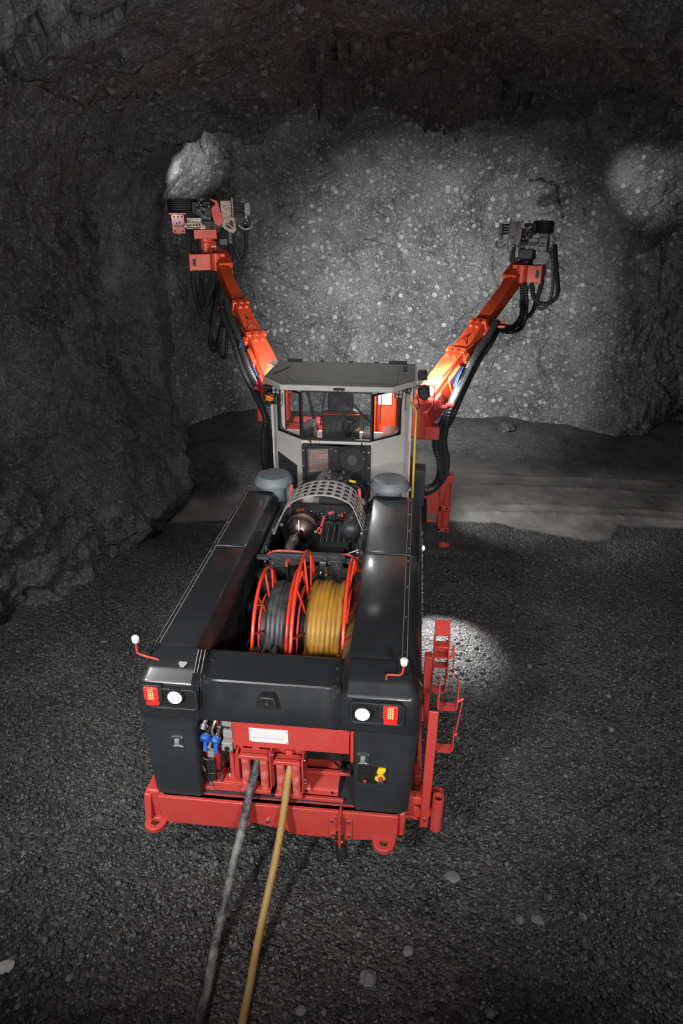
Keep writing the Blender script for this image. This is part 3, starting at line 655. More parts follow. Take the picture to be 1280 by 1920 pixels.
# reel stand and chain cover
b=MB(); b.box(.405,.44,4.47,4.62,1.55,1.86); b.box(-.42,.5,5.2,5.4,1.08,1.2); b.prism([(-.55,1.42),(-.35,1.42),(-.33,1.5),(-.5,1.55)],'xz',4.6,4.8); b.box(-.35,-.31,5.22,5.38,1.1,1.6); b.box(-.04,.0,5.22,5.38,1.1,1.6)
part('reel_stand',b,RED,rig,bevel=.005)
b=MB(); b.box(-.5,-.47,4.6,5.2,1.3,1.34); b.tube(catmull([(-.52,4.75,1.5),(-.46,4.8,1.6),(-.42,4.9,1.5),(-.4,5.0,1.3)],6),.014,8); b.tube(catmull([(-.5,5.0,1.5),(-.44,5.1,1.62),(-.4,5.3,1.5),(-.42,5.5,1.3)],6),.012,8); part('bay_hose',b,BLACK,rig)
# filter canisters
def canister(x,y,z,r,h,lab):
    f=MB(); f.lathe((x,y,z),(0,0,1),[(0,r*.9),(.02,r),(h,r),(h,r*.96)],n=28); o=part('filter_canister',f,BRONZE if lab else CHAR,rig)
    f=MB(); f.lathe((x,y,z+h),(0,0,1),[(0,r*1.03),(.05,r*1.03),(.06,r*.9),(.062,0)],n=28); part('lid',f,BLACKM,o,label='black canister lid')
    if lab:
        f=MB(); f.add([(x+.02,y-.02,z+h+.064),(x+.06,y-.02,z+h+.064),(x+.04,y+.015,z+h+.064)],[(0,1,2)]); part('warning_triangle',f,YELTAG,o,solid=.001)
        f=MB(); rows=[[(x+(r+.002)*math.cos(R(a)),y+(r+.002)*math.sin(R(a)),zz) for a in range(-60,-10,10)] for zz in(z+h*.45,z+h*.85)]; f.grid(rows); part('sticker',f,PLATE,o,solid=.001)
canister(-.50,5.55,1.38,.085,.25,True); canister(-.48,6.0,1.5,.1,.24,False)
b=MB(); b.cyl((-.2,6.05,1.2),(-.2,6.05,1.9),.06,n=20); part('mesh_pipe',b,BRONZE,rig)
# ---- crossmember between the hoods
b=MB(); b.box(-.45,.33,6.13,6.22,1.87,1.945); b.box(-.61,-.44,6.12,6.2,1.87,1.90); b.box(.33,.47,6.12,6.2,1.87,1.90)
b.prism([(-.46,1.945),(-.48,1.87),(-.45,1.78),(-.30,1.80),(-.28,1.87)],'xz',6.12,6.135); b.prism([(.13,1.9),(.3,1.9),(.32,1.8),(.2,1.78)],'xz',6.12,6.135); b.prism([(.36,1.88),(.44,1.88),(.44,1.76),(.38,1.74)],'xz',6.12,6.135)
cm=part('crossmember',b,CHAR,rig,bevel=.006)
b=MB()
for x,z in((-.43,1.84),(.16,1.87),(.24,1.85),(.27,1.82),(.4,1.8),(.44,1.85),(-.51,1.86)): b.bolt((x,6.12,z),(0,-1,0),.012,.012)
part('crossmember_bolt',b,STEEL,cm)
b=MB(); b.tube(catmull([(-.5,6.2,1.9),(-.4,6.17,1.96),(-.2,6.18,1.96),(-.1,6.2,1.94)],6),.012,8); b.tube(catmull([(.28,6.2,1.94),(.36,6.17,1.955),(.46,6.2,1.9)],6),.012,8); part('red_hose',b,RED,cm)
for x,s in((-.26,1),(.1,-1)):
    b=MB(); b.lathe((x,6.1,1.86),(s*.35,-.5,-1),[(0,.02),(.03,.03),(.05,.02),(.1,.024),(.11,.03),(.13,.018)],n=10); b.box(x-.03,x+.03,6.06,6.12,1.84,1.9); v=part('shutoff_valve',b,RED if s>0 else STEEL,rig)
    b=MB(); b.lathe((x+s*.03,6.06,1.80),(s*.4,-.5,-1),[(0,.016),(.05,.018),(.06,.012),(.12,.014)],n=10); part('valve_fitting',b,BRASS if s>0 else STEEL,v)
b=MB(); b.tube([(.13,6.08,1.88),(.135,6.07,1.77)],.004,6); b.lathe((.135,6.07,1.775),(0,0,-1),[(0,.005),(.01,.016),(.02,.016),(.03,.005)],n=10); part('pull_cord',b,RED,rig)
b=MB(); b.tube(catmull([(.08,6.06,1.84),(.03,6.0,1.78),(-.02,5.98,1.7),(-.05,6.05,1.55)],6),.022,10); part('inlet_hose',b,HOSE,rig)
b=MB(); b.prism([(.05,1.78),(.38,1.78),(.36,1.60),(.08,1.57),(.05,1.62)],'xz',6.14,6.16); part('stone_guard',b,CHAR,rig)
# bay side rails
b=MB(); b.box(-.61,-.57,6.3,7.45,1.82,1.86); b.box(.42,.455,6.3,7.45,1.82,1.86); b.prism([(6.3,1.86),(6.6,1.86),(6.5,1.93),(6.32,1.93)],'yz',-.55,-.535); b.prism([(6.3,1.86),(6.6,1.86),(6.5,1.93),(6.32,1.93)],'yz',.42,.435); part('bay_rail',b,CHAR,rig,bevel=.004)
b=MB(); b.tube([(-.555,6.35,1.9),(-.47,6.2,1.93)],.006,6); b.tube([(.45,6.3,1.95),(.3,6.22,1.92)],.006,6); 
for p in((.44,6.3,1.9),(.445,6.75,1.9),(-.55,6.75,1.9),(-.545,6.35,1.9)): b.bolt(p,(0,0,1),.016,.02)
part('gas_strut',b,STEEL,rig)
# ---- engine bits
b=MB(); b.lathe((-.30,7.25,1.72),(.0,-1,.05),[(-.15,.1),(-.1,.16),(.0,.17),(.02,.185),(.05,.185),(.05,.165),(.13,.165),(.17,.13),(.2,.07),(.21,.055)],n=32); mf=part('muffler',b,BRONZE,rig)
b=MB(); b.tube(catmull([(-.3,7.06,1.73),(-.32,6.95,1.74),(-.345,6.85,1.73)],5),.052,16); part('outlet_neck',b,BRONZE,mf)
b=MB(); ep=resample(catmull([(-.335,6.88,1.735),(-.36,6.7,1.70),(-.385,6.5,1.62),(-.39,6.3,1.52)],8),.015); b.tube(ep,.06,18,rf=lambda i:.062+.004*math.sin(i*1.1)+.003*math.sin(i*2.7)); part('exhaust_pipe',b,FOIL,rig,label='foil-wrapped exhaust pipe')
b=MB(); b.lathe((-.5,7.0,1.86),(0,-1,0),[(0,.022),(.02,.022)],n=14); b.lathe((-.12,7.0,1.78),(1,-.2,.1),[(0,.02),(.04,.025),(.05,.012)],n=10); b.tube([(-.305,7.04,1.90),(-.30,7.0,1.78)],.007,6); part('muffler_clamp',b,STEEL,mf)
b=MB(); b.lathe((.3,7.1,1.8),(0,-.8,-.35),[(-.12,.06),(-.09,.11),(0,.128),(.06,.122),(.1,.09),(.125,.04),(.13,0)],n=28); b.lathe((.3,7.2,1.84),(0,1,.3),[(0,.07),(.1,.08)],n=20); ac=part('accumulator',b,CHAR,rig)
b=MB(); b.add([(.27,6.975,1.775),(.30,6.975,1.77),(.285,6.978,1.80)],[(0,1,2)]); part('warning_triangle',b,YELTAG,ac,solid=.002)
b=MB(); b.box(-.3,.25,7.4,7.75,1.3,1.72); b.box(-.2,.2,6.9,7.4,1.15,1.38); 
for k in range(6): b.cyl((-.25+.1*k,7.5,1.70),(-.25+.1*k,7.5,1.8),.03,n=10)
part('engine_block',b,BLACKM,rig,bevel=.01)
b=MB()
for k in range(9):
    x_=-.30+.07*k; b.tube(catmull([(x_,7.28+.02*(k%3),1.5),(x_+.03,7.38,1.68+.03*(k%4)),(x_-.02*(k%3),7.48,1.66),(x_+.02,7.6,1.5)],5),.009+.004*(k%3),7)
part('engine_harness',b,BLACKM,rig)
b=MB()
for k in range(9): b.lathe((-.3+.07*k,7.46+.05*(k%3),1.78+.015*(k%2)),(0,-.4,1),[(0,.02),(.02,.02),(.02,.012),(.035,.012)],n=8)
part('pipe_union',b,STEEL,rig)
b=MB(); 
for x_,y_,z_,w_ in((-.36,7.5,1.82,.05),(.02,7.52,1.8,.035),(.14,7.5,1.78,.03),(.3,7.55,1.82,.05),(-.16,7.55,1.8,.03)): b.obox((x_,y_,z_),((1,0,.2),(0,1,0),(-.2,0,1)),(w_,.04,.02))
part('engine_fitting',b,RED,rig,bevel=.004)
b=MB(); b.tube([(-.06+.02*math.cos(a),7.0,1.80+.035*math.sin(a)) for a in np.linspace(0,2*math.pi,16,endpoint=False)],.011,8,closed=True); b.beam((-.04,7.02,1.84),(-.01,7.08,1.95),.025,.02); part('lifting_eye',b,RED,rig)
# ---- heat shield: bent perforated sheet
def shield():
    prof=[(-.56,6.86,1.84),( -.52,0,1.93),(-.46,0,2.05),(-.38,0,2.18),(-.25,0,2.265),(-.1,0,2.305),(.05,0,2.31),(.18,0,2.285),(.31,0,2.22),(.345,0,2.17),(.40,0,2.04),(.455,0,1.90),(.475,0,1.85)]
    XZ=[V((p[0],0,p[2])) for p in prof]; path=resample(catmull(XZ,8),.02)
    L=[0]; 
    for a,c in zip(path,path[1:]): L.append(L[-1]+(c-a).length)
    T=L[-1]
    def at(s):
        s=max(0,min(T,s)); 
        for i in range(len(L)-1):
            if L[i+1]>=s: f=(s-L[i])/(L[i+1]-L[i]+1e-9); return path[i].lerp(path[i+1],f)
        return path[-1]
    ncol=15; cw=(T-.10)/ncol; su=[0,.02,.05]
    for k in range(ncol): su += [.05+cw*(k+.22),.05+cw*(k+.78)]+([.05+cw*(k+1)] if k<ncol-1 else [])
    su += [T-.05,T-.02,T]
    su=sorted(set(round(x,5) for x in su))
    y0,y1=6.84,7.30; nr=4; rh=(y1-y0-.05)/nr; vy=[y0]
    for k in range(nr): vy += [y0+.025+rh*(k+.17),y0+.025+rh*(k+.83)]
    vy += [y1]
    cols=[at(s) for s in su]; b=MB(); nc=len(su); b.v=[(p.x,y+.03*(p.z-2.0),p.z) for y in vy for p in cols]
    holes=set()
    for k in range(ncol):
        a=round(.05+cw*(k+.22),5); holes.add(su.index(a))
    for i in range(len(vy)-1):
        for j in range(nc-1):
            if i%2==1 and j in holes: continue
            b.f.append((i*nc+j,i*nc+j+1,(i+1)*nc+j+1,(i+1)*nc+j)); b.m.append(0)
    return b
hsd=part('heat_shield',shield(),SHIELD,rig,solid=.005,angle=30)
b=MB(); b.box(-.6,-.55,6.84,7.3,1.80,1.835); b.box(.465,.52,6.84,7.3,1.82,1.85); part('shield_flange',b,SHIELD,hsd,bevel=.003)
b=MB(); b.beam((-.46,7.28,1.95),(-.43,7.34,2.22),.03,.015); b.beam((.40,7.28,1.95),(.37,7.34,2.2),.03,.015); part('shield_bracket',b,RED,hsd)
# tower plate with bolts in front of the cab
b=MB(); b.prism([(-.21,7.6),(.20,7.6),(.26,7.95),(-.15,7.95)],'xy',2.145,2.16); b.lathe((.04,7.78,2.16),(0,0,1),[(0,.13),(.015,.13),(.02,.1)],n=28); b.box(-.15,.2,7.65,7.9,1.6,2.145); tp=part('engine_top_plate',b,CHAR,rig,bevel=.003)
b=MB()
for x,y in((-.02,7.68),(.12,7.68),(-.04,7.88),(.13,7.88)): b.lathe((x,y,2.175),(0,0,1),[(0,.022),(.008,.022),(.008,.013),(.03,.013)],n=8)
part('plate_bolt',b,STEEL,tp)
b=MB()
for k in range(5): b.tube(catmull([(.2,7.75-.03*k,2.06),(.32+.02*k,7.7,2.12-.02*k),(.44,7.6-.04*k,2.02),(.46,7.45,1.85)],8),.018,8)
for k in range(3): b.tube(catmull([(-.2,7.7,2.05),(-.34,7.65-.05*k,2.1-.03*k),(-.45,7.5,1.95),(-.48,7.4,1.75)],8),.018,8)
part('engine_hose',b,BLACK,rig)
b=MB(); b.cyl((.22,7.72,2.14),(.30,7.70,2.13),.018,n=10); part('yellow_fitting',b,YELTAG,rig)
# ---- mushroom air intakes
def intake(x,y,z):
    e=empty('air_intake',(x,y,1.9),parent=rig)
    b=MB(); b.cyl((x,y,1.75),(x,y,z-.06),.15,n=32); part('stem',b,VENTM,e)
    b=MB(); b.lathe((x,y,z-.12),(0,0,1),[(0,.2),(.005,.235),(.025,.243),(.06,.235),(.105,.205),(.12,.195),(.121,.19),(.119,0)],n=48); part('cap',b,VENTM,e,label='domed grey-blue intake cap')
    b=MB(); b.box(x+.21,x+.26,y-.05,y+.0,z-.13,z-.1) if x>0 else b.box(x-.01,x+.01,y-.245,y-.235,z-.09,z-.05); part('clip',b,STEEL,e)
intake(-.715,7.68,2.205); intake(.715,7.68,2.205)

#@CAB
# ================================================================== cab
cab=empty('cab',(0,8.8,1.3),parent=rig)
CB=[(-.44,8.2),(.455,8.2),(.86,8.56),(.93,8.66),(.93,9.45),(-.90,9.45),(-.90,8.66),(-.84,8.56)]
WZ0,WZ1=2.51,3.13; T=.04
def wall_quad(b,p,q,z0,z1,t=T):
    p=V((p[0],p[1],0)); q=V((q[0],q[1],0)); d=(q-p).normalized(); nrm=V((-d.y,d.x,0))  # inward when going left->right along the back
    vs=[(*(p+nrm*k).xy,z) for z in(z0,z1) for k in(0,t)]+[(*(q+nrm*k).xy,z) for z in(z0,z1) for k in(0,t)]
    # order: p0z0,p1z0,p0z1,p1z1,q0z0,q1z0,q0z1,q1z1
    b.add(vs,[(0,4,6,2),(1,3,7,5),(0,1,5,4),(2,6,7,3),(0,2,3,1),(4,5,7,6)])
def lerp2(a,c,t): return (a[0]+(c[0]-a[0])*t,a[1]+(c[1]-a[1])*t)
LC,RC=CB[0],CB[1]; LO,RO=CB[7],CB[2]; LE,RE=CB[6],CB[3]
b=MB()
wall_quad(b,LC,RC,1.35,WZ0-.03); wall_quad(b,LC,RC,WZ1+.0,3.2)
for a,c in((LO,LC),(RC,RO)):
    wall_quad(b,a,c,1.35,WZ0-.02); wall_quad(b,a,c,WZ1-.03,3.2)
wall_quad(b,LE,LO,1.35,3.2); wall_quad(b,RO,RE,1.35,3.2)
# outer 15 % strip of oblique faces
wall_quad(b,LO,lerp2(LO,LC,.1),WZ0-.03,WZ1); wall_quad(b,lerp2(RC,RO,.86),RO,WZ0-.03,WZ1)
# side walls : low sill, door posts
for s,x in((-1,-.90),(1,.93)):
    b.box(x-T/2,x+T/2,8.66,9.45,1.35,2.35); b.box(x-T/2,x+T/2,8.64,8.78,2.35,3.2); b.box(x-T/2,x+T/2,9.37,9.45,2.35,3.2); b.box(x-T/2,x+T/2,8.66,9.45,3.08,3.2)
b.box(-.90,.93,9.41,9.45,1.35,2.2); b.box(-.90,.93,9.41,9.45,3.1,3.2)
part('cab_shell',b,CABW,cab,bevel=.004)
b=MB(); b.prism([(p[0]*.97,p[1]+.01) for p in CB],'xy',1.32,1.36); part('cab_floor',b,INTER,cab)
# window seals and panes: drawn in each wall's own plane
def window(a,c,t0,t1,z0,z1,round_side):
    a,c=V((*a,0)),V((*c,0)); d=(c-a).normalized(); L=(c-a).length; nrm=V((-d.y,d.x,0))
    x0,x1=t0*L,t1*L
    outer=rrect(x0,x1,z0,z1,.004,6)
    inn=rrect(x0+.022,x1-.022,z0+.022,z1-.022,.02,6)
    if round_side:
        inn=[]
        for cx,cz,a0,r in((x1-.022,z1-.022,0,.02),(x0+.022,z1-.022,90,.02),(x0+.022,z0+.022,180,.10 if round_side<0 else .01),(x1-.022,z0+.022,270,.10 if round_side>0 else .01)):
            sx=-1 if a0 in(0,270) else 1; sz=-1 if a0 in(0,90) else 1
            for k in range(7):
                an=R(a0+15*k); inn.append((cx+sx*r+r*math.cos(an),cz+sz*r+r*math.sin(an)))
    fn=lambda p,t:tuple(a+d*p[0]+nrm*t+V((0,0,p[1])))
    b=MB(); b.ring(outer,inn,fn,-.012,.03); w=part('cab_window',b,BLACK,cab)
    # glass and its seal are the window's own sub-mesh level, kept beside the seal
    b=MB(); pl=rrect(x0+.01,x1-.01,z0+.01,z1-.01,.01,3); b.prism(pl,'xz',0,.006); b.v=[tuple(a+d*p[0]+nrm*(.01+p[1])+V((0,0,p[2]))) for p in b.v]; part('glass_pane',b,GLASS,cab)
window(LC,RC,.0,1.0,WZ0-.03,WZ1,0)
window(LO,LC,.1,1.0,WZ0-.02,WZ1-.03,-1); window(RC,RO,0,.86,WZ0-.02,WZ1-.03,1)
b=MB()
for x,y in((-.90,9.43),(.93,9.43)): b.box(x-.03,x+.03,y-.03,y+.03,2.2,3.15)
b.beam((-.42,9.43,2.2),(-.62,9.43,3.12),.05,.03)
part('front_pillar',b,BLACKM,cab)
# roof
RP=[(-.68,8.12),(.70,8.12),(.985,8.48),(.985,9.42),(-.95,9.42),(-.97,8.48)]
b=MB(); b.prism(RP,'xy',3.14,3.21); part('cab_roof',b,CABW,cab,bevel=.012)
b=MB(); b.prism([(-.67,8.135),(.69,8.135),(.965,8.49),(.965,9.4),(-.93,9.4),(-.95,8.49)],'xy',3.2105,3.2165); part('roof_skin',b,ROOFG,cab)
b=MB(); b.prism([(-.55,8.26),(.75,8.26),(.76,9.3),(-.72,9.3),(-.70,8.6)],'xy',3.2166,3.224); part('roof_mat',b,ROOFG,cab,bevel=.003)
b=MB(); b.box(.80,.86,8.9,9.2,3.2166,3.222); b.beam((-.86,8.62,3.22),(-.70,9.05,3.22),.03,.01); b.box(-.8,-.6,9.34,9.4,3.217,3.25); b.box(.6,.85,9.34,9.4,3.217,3.25)
for x in(-.35,.05,.4): b.box(x,x+.05,9.38,9.4,3.216,3.232)
part('roof_fitting',b,BLACKM,cab,bevel=.003)
b=MB(); b.prism([(.985,9.2),(1.13,9.2),(1.10,9.42),(.985,9.42)],'xy',3.19,3.21); b.prism([(-.95,9.2),(-1.05,9.2),(-1.02,9.42),(-.95,9.42)],'xy',3.19,3.21); part('roof_wing',b,CABW,cab,bevel=.004)
b=MB(); 
for x,y in((-.3,8.14),(.2,8.14),(.33,8.14)): b.bolt((x,y,3.217),(0,0,1),.01,.006)
part('roof_bolt',b,BLACKM,cab)
# wiper hanging from the roof edge
b=MB(); b.box(-.02,.12,8.105,8.13,3.16,3.19); b.beam((.01,8.125,3.17),(.36,8.155,2.83),.014,.012); b.beam((.07,8.12,3.17),(.40,8.15,2.80),.014,.012); b.beam((.30,8.15,2.87),(.46,8.16,2.74),.02,.012); b.cyl((.38,8.15,2.80),(.38,8.175,2.80),.02,n=10); part('wiper',b,BLACK,cab,bevel=.002)
# handle on the right oblique pane, inner things
b=MB(); b.lathe((-.02,9.0,2.0),(0,.25,1),[(0,.05),(.3,.05)],n=10); b.prism([(-.24,9.13),(.24,9.13),(.24,8.78),(-.24,8.78)],'xy',2.12,2.22); st=part('driver_seat',b,SEAT,cab,bevel=.03)
b=MB(); b.prism(rrect(-.25,.25,2.2,2.72,.07),'xz',8.72,8.84); b.prism(rrect(-.17,.17,2.70,2.98,.06),'xz',8.72,8.82); part('seat_back',b,SEAT,cab,bevel=.025)
b=MB(); b.prism(rrect(-.26,.26,2.66,2.685,.01),'xz',8.69,8.72); b.box(-.15,.12,8.74,8.80,2.98,3.03); part('seat_trim',b,RED,cab,bevel=.008)
b=MB(); b.box(-.5,-.36,8.55,9.05,2.1,2.5); b.box(.3,.42,8.55,9.05,2.1,2.42); b.beam((-.45,8.6,2.3),(-.3,8.35,2.45),.07,.06); b.box(-.4,.44,8.26,8.38,2.1,2.46); part('console',b,INTER,cab,bevel=.02)
b=MB(); b.beam((.1,8.45,2.46),(.15,8.42,2.66),.035,.03); b.beam((.14,8.46,2.46),(.21,8.43,2.62),.03,.03); b.lathe((.2,8.43,2.62),(.3,0,1),[(0,.022),(.06,.026),(.08,.01)],n=10); part('joystick',b,BLACK,cab)
b=MB(); b.cyl((.24,8.4,2.56),(.29,8.4,2.59),.012,n=8); part('yellow_grip',b,YELTAG,cab)
b=MB()
for x in(.05,.34): 
    for k in range(3): b.tube(catmull([(x-.02+.02*k,8.7,2.45),(x-.02+.02*k,8.62,2.6),(x-.01+.015*k,8.65,2.7)],6),.006,6)
part('chrome_trim',b,CHROME,cab)
b=MB(); b.beam((-.36,9.38,2.3),(-.25,9.38,3.1),.02,.02); b.beam((-.2,9.38,2.75),(.05,9.38,2.5),.012,.012); b.beam((-.3,9.38,2.85),(-.12,9.38,2.86),.02,.012); b.beam((-.12,9.38,2.86),(.12,9.38,2.5),.012,.012); b.beam((.52,9.38,3.1),(.5,9.38,2.35),.012,.012); part('front_wiper',b,BLACK,cab)
b=MB(); b.box(-.86,-.76,8.62,8.72,2.4,3.1); b.box(.80,.90,8.62,8.72,2.4,3.1); part('inner_post',b,CABW,cab,bevel=.01)
b=MB()
for x,y in((-.815,8.612),(.83,8.612)):
    for z in(2.6,2.86): b.box(x-.025,x+.025,y-.004,y+.006,z,z+.18)
part('post_panel',b,BLACKM,cab)
b=MB(); b.prism([(.5,8.5),(.86,8.75),(.9,9.3),(.6,9.3)],'xy',2.3,2.36); b.prism([(.62,8.75),(.82,8.8),(.8,8.9),(.6,8.86)],'xy',2.36,2.375); part('door_trim',b,MAROON,cab,bevel=.01)
# AC unit niche under the rear window: radiator left, fan right, angled to a V
b=MB(); b.box(-.43,.45,8.19,8.2,1.7,2.44); part('niche_back',b,BLACKM,cab)
b=MB(); b.prism([(-.42,8.195),(.44,8.195),(.44,8.12),(.02,8.2),(-.42,8.10)],'xy',2.425,2.435); b.box(-.43,-.385,8.12,8.2,1.75,2.43); b.box(.40,.445,8.12,8.2,1.75,2.43); b.prism([(-.385,8.13),(-.375,8.115),(.0,8.19),(.0,8.2)],'xy',1.8,2.43); b.prism([(.03,8.2),(.03,8.19),(.40,8.115),(.405,8.13)],'xy',1.8,2.43); part('ac_housing',b,BLACKM,cab)
# radiator frame+fins on the left facet
A=V((-.37,8.108,0)); D=V((.375,.075,0)).normalized(); Nn=V((D.y,-D.x,0))
def onA(u,z,o): return tuple(A+D*u+Nn*o+V((0,0,z)))
b=MB(); b.ring(rrect(.0,.30,2.05,2.41,.005),rrect(.025,.275,2.085,2.385,.004),lambda p,t:onA(p[0],p[1],t),0,.02); part('radiator_frame',b,CHAR,cab,bevel=.002)
b=MB(); b.add([onA(.025,2.085,.001),onA(.275,2.085,.001),onA(.275,2.385,.001),onA(.025,2.385,.001)],[(0,1,2,3)]); part('radiator_core',b,COPPER,cab)
b=MB()
for k in range(15):
    z=2.09+k*.0205; p,q=V(onA(.025,z,.006)),V(onA(.275,z,.006)); b.beam(p,q,.004,.007)
for k in range(9):
    u=.03+k*.03; b.beam(onA(u,2.085,.008),onA(u,2.385,.008),.003,.003)
part('radiator_grille',b,STEEL,cab)
A2=V((.04,8.183,0)); D2=V((.36,-.075,0)).normalized(); N2=V((D2.y,-D2.x,0))
fc=A2+D2*.18+V((0,0,2.25))+N2*.004
b=MB(); b.lathe(fc,N2,[(0,.07),(.012,.065),(.014,0)],n=24); 
for r in np.arange(.08,.165,.011): b.tube([fc+N2*.006+(D2*math.cos(t)+V((0,0,1))*math.sin(t))*r for t in np.linspace(0,2*math.pi,40,endpoint=False)],.0022,5,closed=True)
for k in range(12): t=math.pi*2*k/12; e=D2*math.cos(t)+V((0,0,math.sin(t))); b.beam(fc+N2*.006+e*.06,fc+N2*.006+e*.165,.004,.004)
part('fan_guard',b,SEAT,cab)
b=MB()
for x in(-.41,.425):
    for z in(1.95,2.16,2.37): b.bolt((x,8.12,z),(0,-1,0),.012,.01)
for x,z in((-.06,2.38),(.0,2.36),(.36,2.37),(.365,2.28)): b.bolt((x,8.12+(.05 if abs(x)<.1 else 0),z),(0,-1,0),.01,.01)
part('ac_bolt',b,STEEL,cab)
b=MB(); b.lathe((-.34,8.195,2.48),(0,-1,0),[(0,.012),(.03,.012)],n=8); b.cyl((-.32,8.17,2.445),(-.32,8.17,2.48),.008,n=8); b.cyl((.33,8.17,2.445),(.33,8.17,2.48),.008,n=8); part('latch_pin',b,BRASS,cab)
b=MB(); 
for x in(-.24,.40): b.tube([(x+.025*math.cos(a),8.19,2.462+.02*math.sin(a)) for a in np.linspace(0,2*math.pi,14,endpoint=False)],.004,6,closed=True)
part('lifting_ring',b,STEEL,cab)
# perforated louvre panel on the left oblique wall
A3=V((*LO,0)); D3=(V((*LC,0))-A3).normalized(); N3=V((D3.y,-D3.x,0))
def onL(u,z,o): return tuple(A3+D3*u+N3*o+V((0,0,z)))
b=MB(); vs=[onL(u,z,o) for o in(-.002,.012) for u,z in((.03,1.75),(.43,1.75),(.43,2.1),(.03,2.19))]; b.add(vs,[(3,2,1,0),(4,5,6,7),(0,1,5,4),(1,2,6,5),(2,3,7,6),(3,0,4,7)]); lp=part('louvre_panel',b,CHAR,cab,bevel=.003)
b=MB()
for i in range(5):
    for j in range(7):
        z=1.8+.046*j
        if z<2.12-.2*i*.075: b.obox(onL(.09+.07*i,z,.014),(D3,(0,0,1),N3),(.008,.005,.002))
part('louvre_slot',b,STEEL,cab)
# lamps and beacon around the cab
def flood(p,n=4,sz=.055):
    p=V(p); b=MB(); b.box(p.x-sz,p.x+sz,p.y-.02,p.y+.05,p.z-sz,p.z+sz); f=part('work_lamp',b,BLACKM,cab,bevel=.012)
    b=MB()
    for dx in(-.025,.025):
        for dz in(-.025,.025): b.lathe((p.x+dx,p.y-.02,p.z+dz),(0,-1,0),[(0,.02),(.006,.02),(.007,0)],n=12)
    part('lamp_lens',b,FLOODL,cab)
flood((-.79,8.4,3.07)); flood((.77,8.4,3.06))
b=MB(); b.tube(catmull([(-.79,8.42,3.0),(-.82,8.4,2.94),(-.75,8.42,2.84),(-.72,8.45,2.9),(-.72,8.47,3.02)],8),.005,6); b.tube(catmull([(-.80,8.4,3.0),(-.84,8.42,2.97),(-.9,8.45,2.98)],8),.006,6); part('lamp_cable',b,BLACK,cab)
b=MB(); b.lathe((-.90,8.5,2.86),(0,0,1),[(0,.06),(.03,.06),(.03,.052),(.05,.052)],n=20); b.lathe((-.90,8.5,2.97),(0,0,1),[(0,.05),(.05,.05),(.06,.03)],n=20); b.box(-.96,-.8,8.5,8.56,2.98,3.01); b.box(-.86,-.82,8.5,8.58,2.85,3.12); b.cyl((-.98,8.5,3.07),(-.86,8.5,3.07),.035,n=12); bc=part('beacon_base',b,BLACKM,cab)
b=MB(); b.lathe((-.90,8.5,2.905),(0,0,1),[(0,.056),(.06,.056),(.075,.05)],n=20); part('beacon_lens',b,AMBER,cab,label='orange beacon lens')
b=MB(); b.box(-.80,-.76,8.52,8.6,2.88,2.96); part('junction_box',b,CHAR,cab,bevel=.005)
b=MB(); b.box(1.0,1.12,8.98,9.12,3.09,3.2); b.box(1.0,1.13,8.95,9.0,3.1,3.19); ul=part('side_lamp',b,BLACKM,cab,bevel=.015)
b=MB(); b.box(1.12,1.128,8.98,9.1,3.1,3.19); part('side_reflector',b,ORG,cab)
b=MB(); b.prism([(1.0,3.03),(1.08,3.07),(1.16,3.05),(1.17,2.94),(1.1,2.88),(1.02,2.93)],'xz',8.72,8.9); part('driving_lamp',b,BLACKM,cab,bevel=.02)
b=MB(); b.tube([(.95,8.75,3.08),(1.22,8.75,3.08),(1.22,8.75,2.80),(.97,8.75,2.78)],.008,8); b.tube(catmull([(1.0,8.75,2.95),(1.03,8.75,2.85),(1.04,8.76,2.78)],6),.008,8); part('lamp_guard',b,CHAR,cab)
b=MB(); b.tube([(.88+.045*math.cos(a),8.5,3.10+.055*math.sin(a)) for a in np.linspace(0,2*math.pi,24,endpoint=False)],.008,6,closed=True); b.cyl((.84,8.5,3.1),(.92,8.5,3.1),.006,n=6); b.cyl((.88,8.5,3.05),(.88,8.5,3.15),.006,n=6); b.box(.80,.88,8.42,8.5,3.09,3.11); part('hand_wheel',b,BLACK,cab)
b=MB(); b.cyl((.86,8.55,3.05),(.86,8.55,2.8),.005,n=6); part('aerial_stub',b,CHAR,cab)
b=MB(); 
for z in(2.9,3.0): b.bolt((.905,8.62,z),(.3,-1,0),.012,.008)
part('cab_bolt',b,CHAR,cab)
# yellow grab rail
b=MB(); b.tube(catmull([(.90,8.62,2.93),(.915,8.6,2.9)],2)+catmull([(.985,8.52,2.83),(1.0,8.5,2.79),(1.0,8.49,2.74)],5)+[V((1.0,8.3,1.95)),V((1.0,8.28,1.7))],.0155,10); part('grab_rail',b,YEL,rig,label='yellow grab rail')
# dark pillar and mudguard right of the cab
b=MB(); b.prism([(1.0,8.9),(1.17,8.9),(1.17,9.2),(1.0,9.2)],'xy',.7,1.84); dp=part('step_pillar',b,CHAR,rig,bevel=.008)
b=MB(); b.prism([(-1.0,8.9),(-1.15,8.9),(-1.15,9.2),(-1.0,9.2)],'xy',.7,1.7); part('step_pillar',b,CHAR,rig,bevel=.008)
b=MB(); b.lathe((1.145,8.92,1.72),(0,-1,0),[(0,.022),(.012,.022),(.012,.014),(.0,.014)],n=14); part('pillar_eye',b,BRASS,dp)
b=MB(); n=20
rows=[[(x,9.0+.70*math.cos(a),.62+.70*math.sin(a)) for a in np.linspace(R(20),R(175),n)] for x in(.85,1.215)]
b.grid(rows); part('mudguard',b,BLACKM,rig,solid=.01)
b=MB(); b.lathe((1.13,8.2,1.0),(.9,-.4,.2),[(0,.03),(.03,.035),(.05,.035)],n=16); sl=part('side_lamp',b,BLACKM,rig)
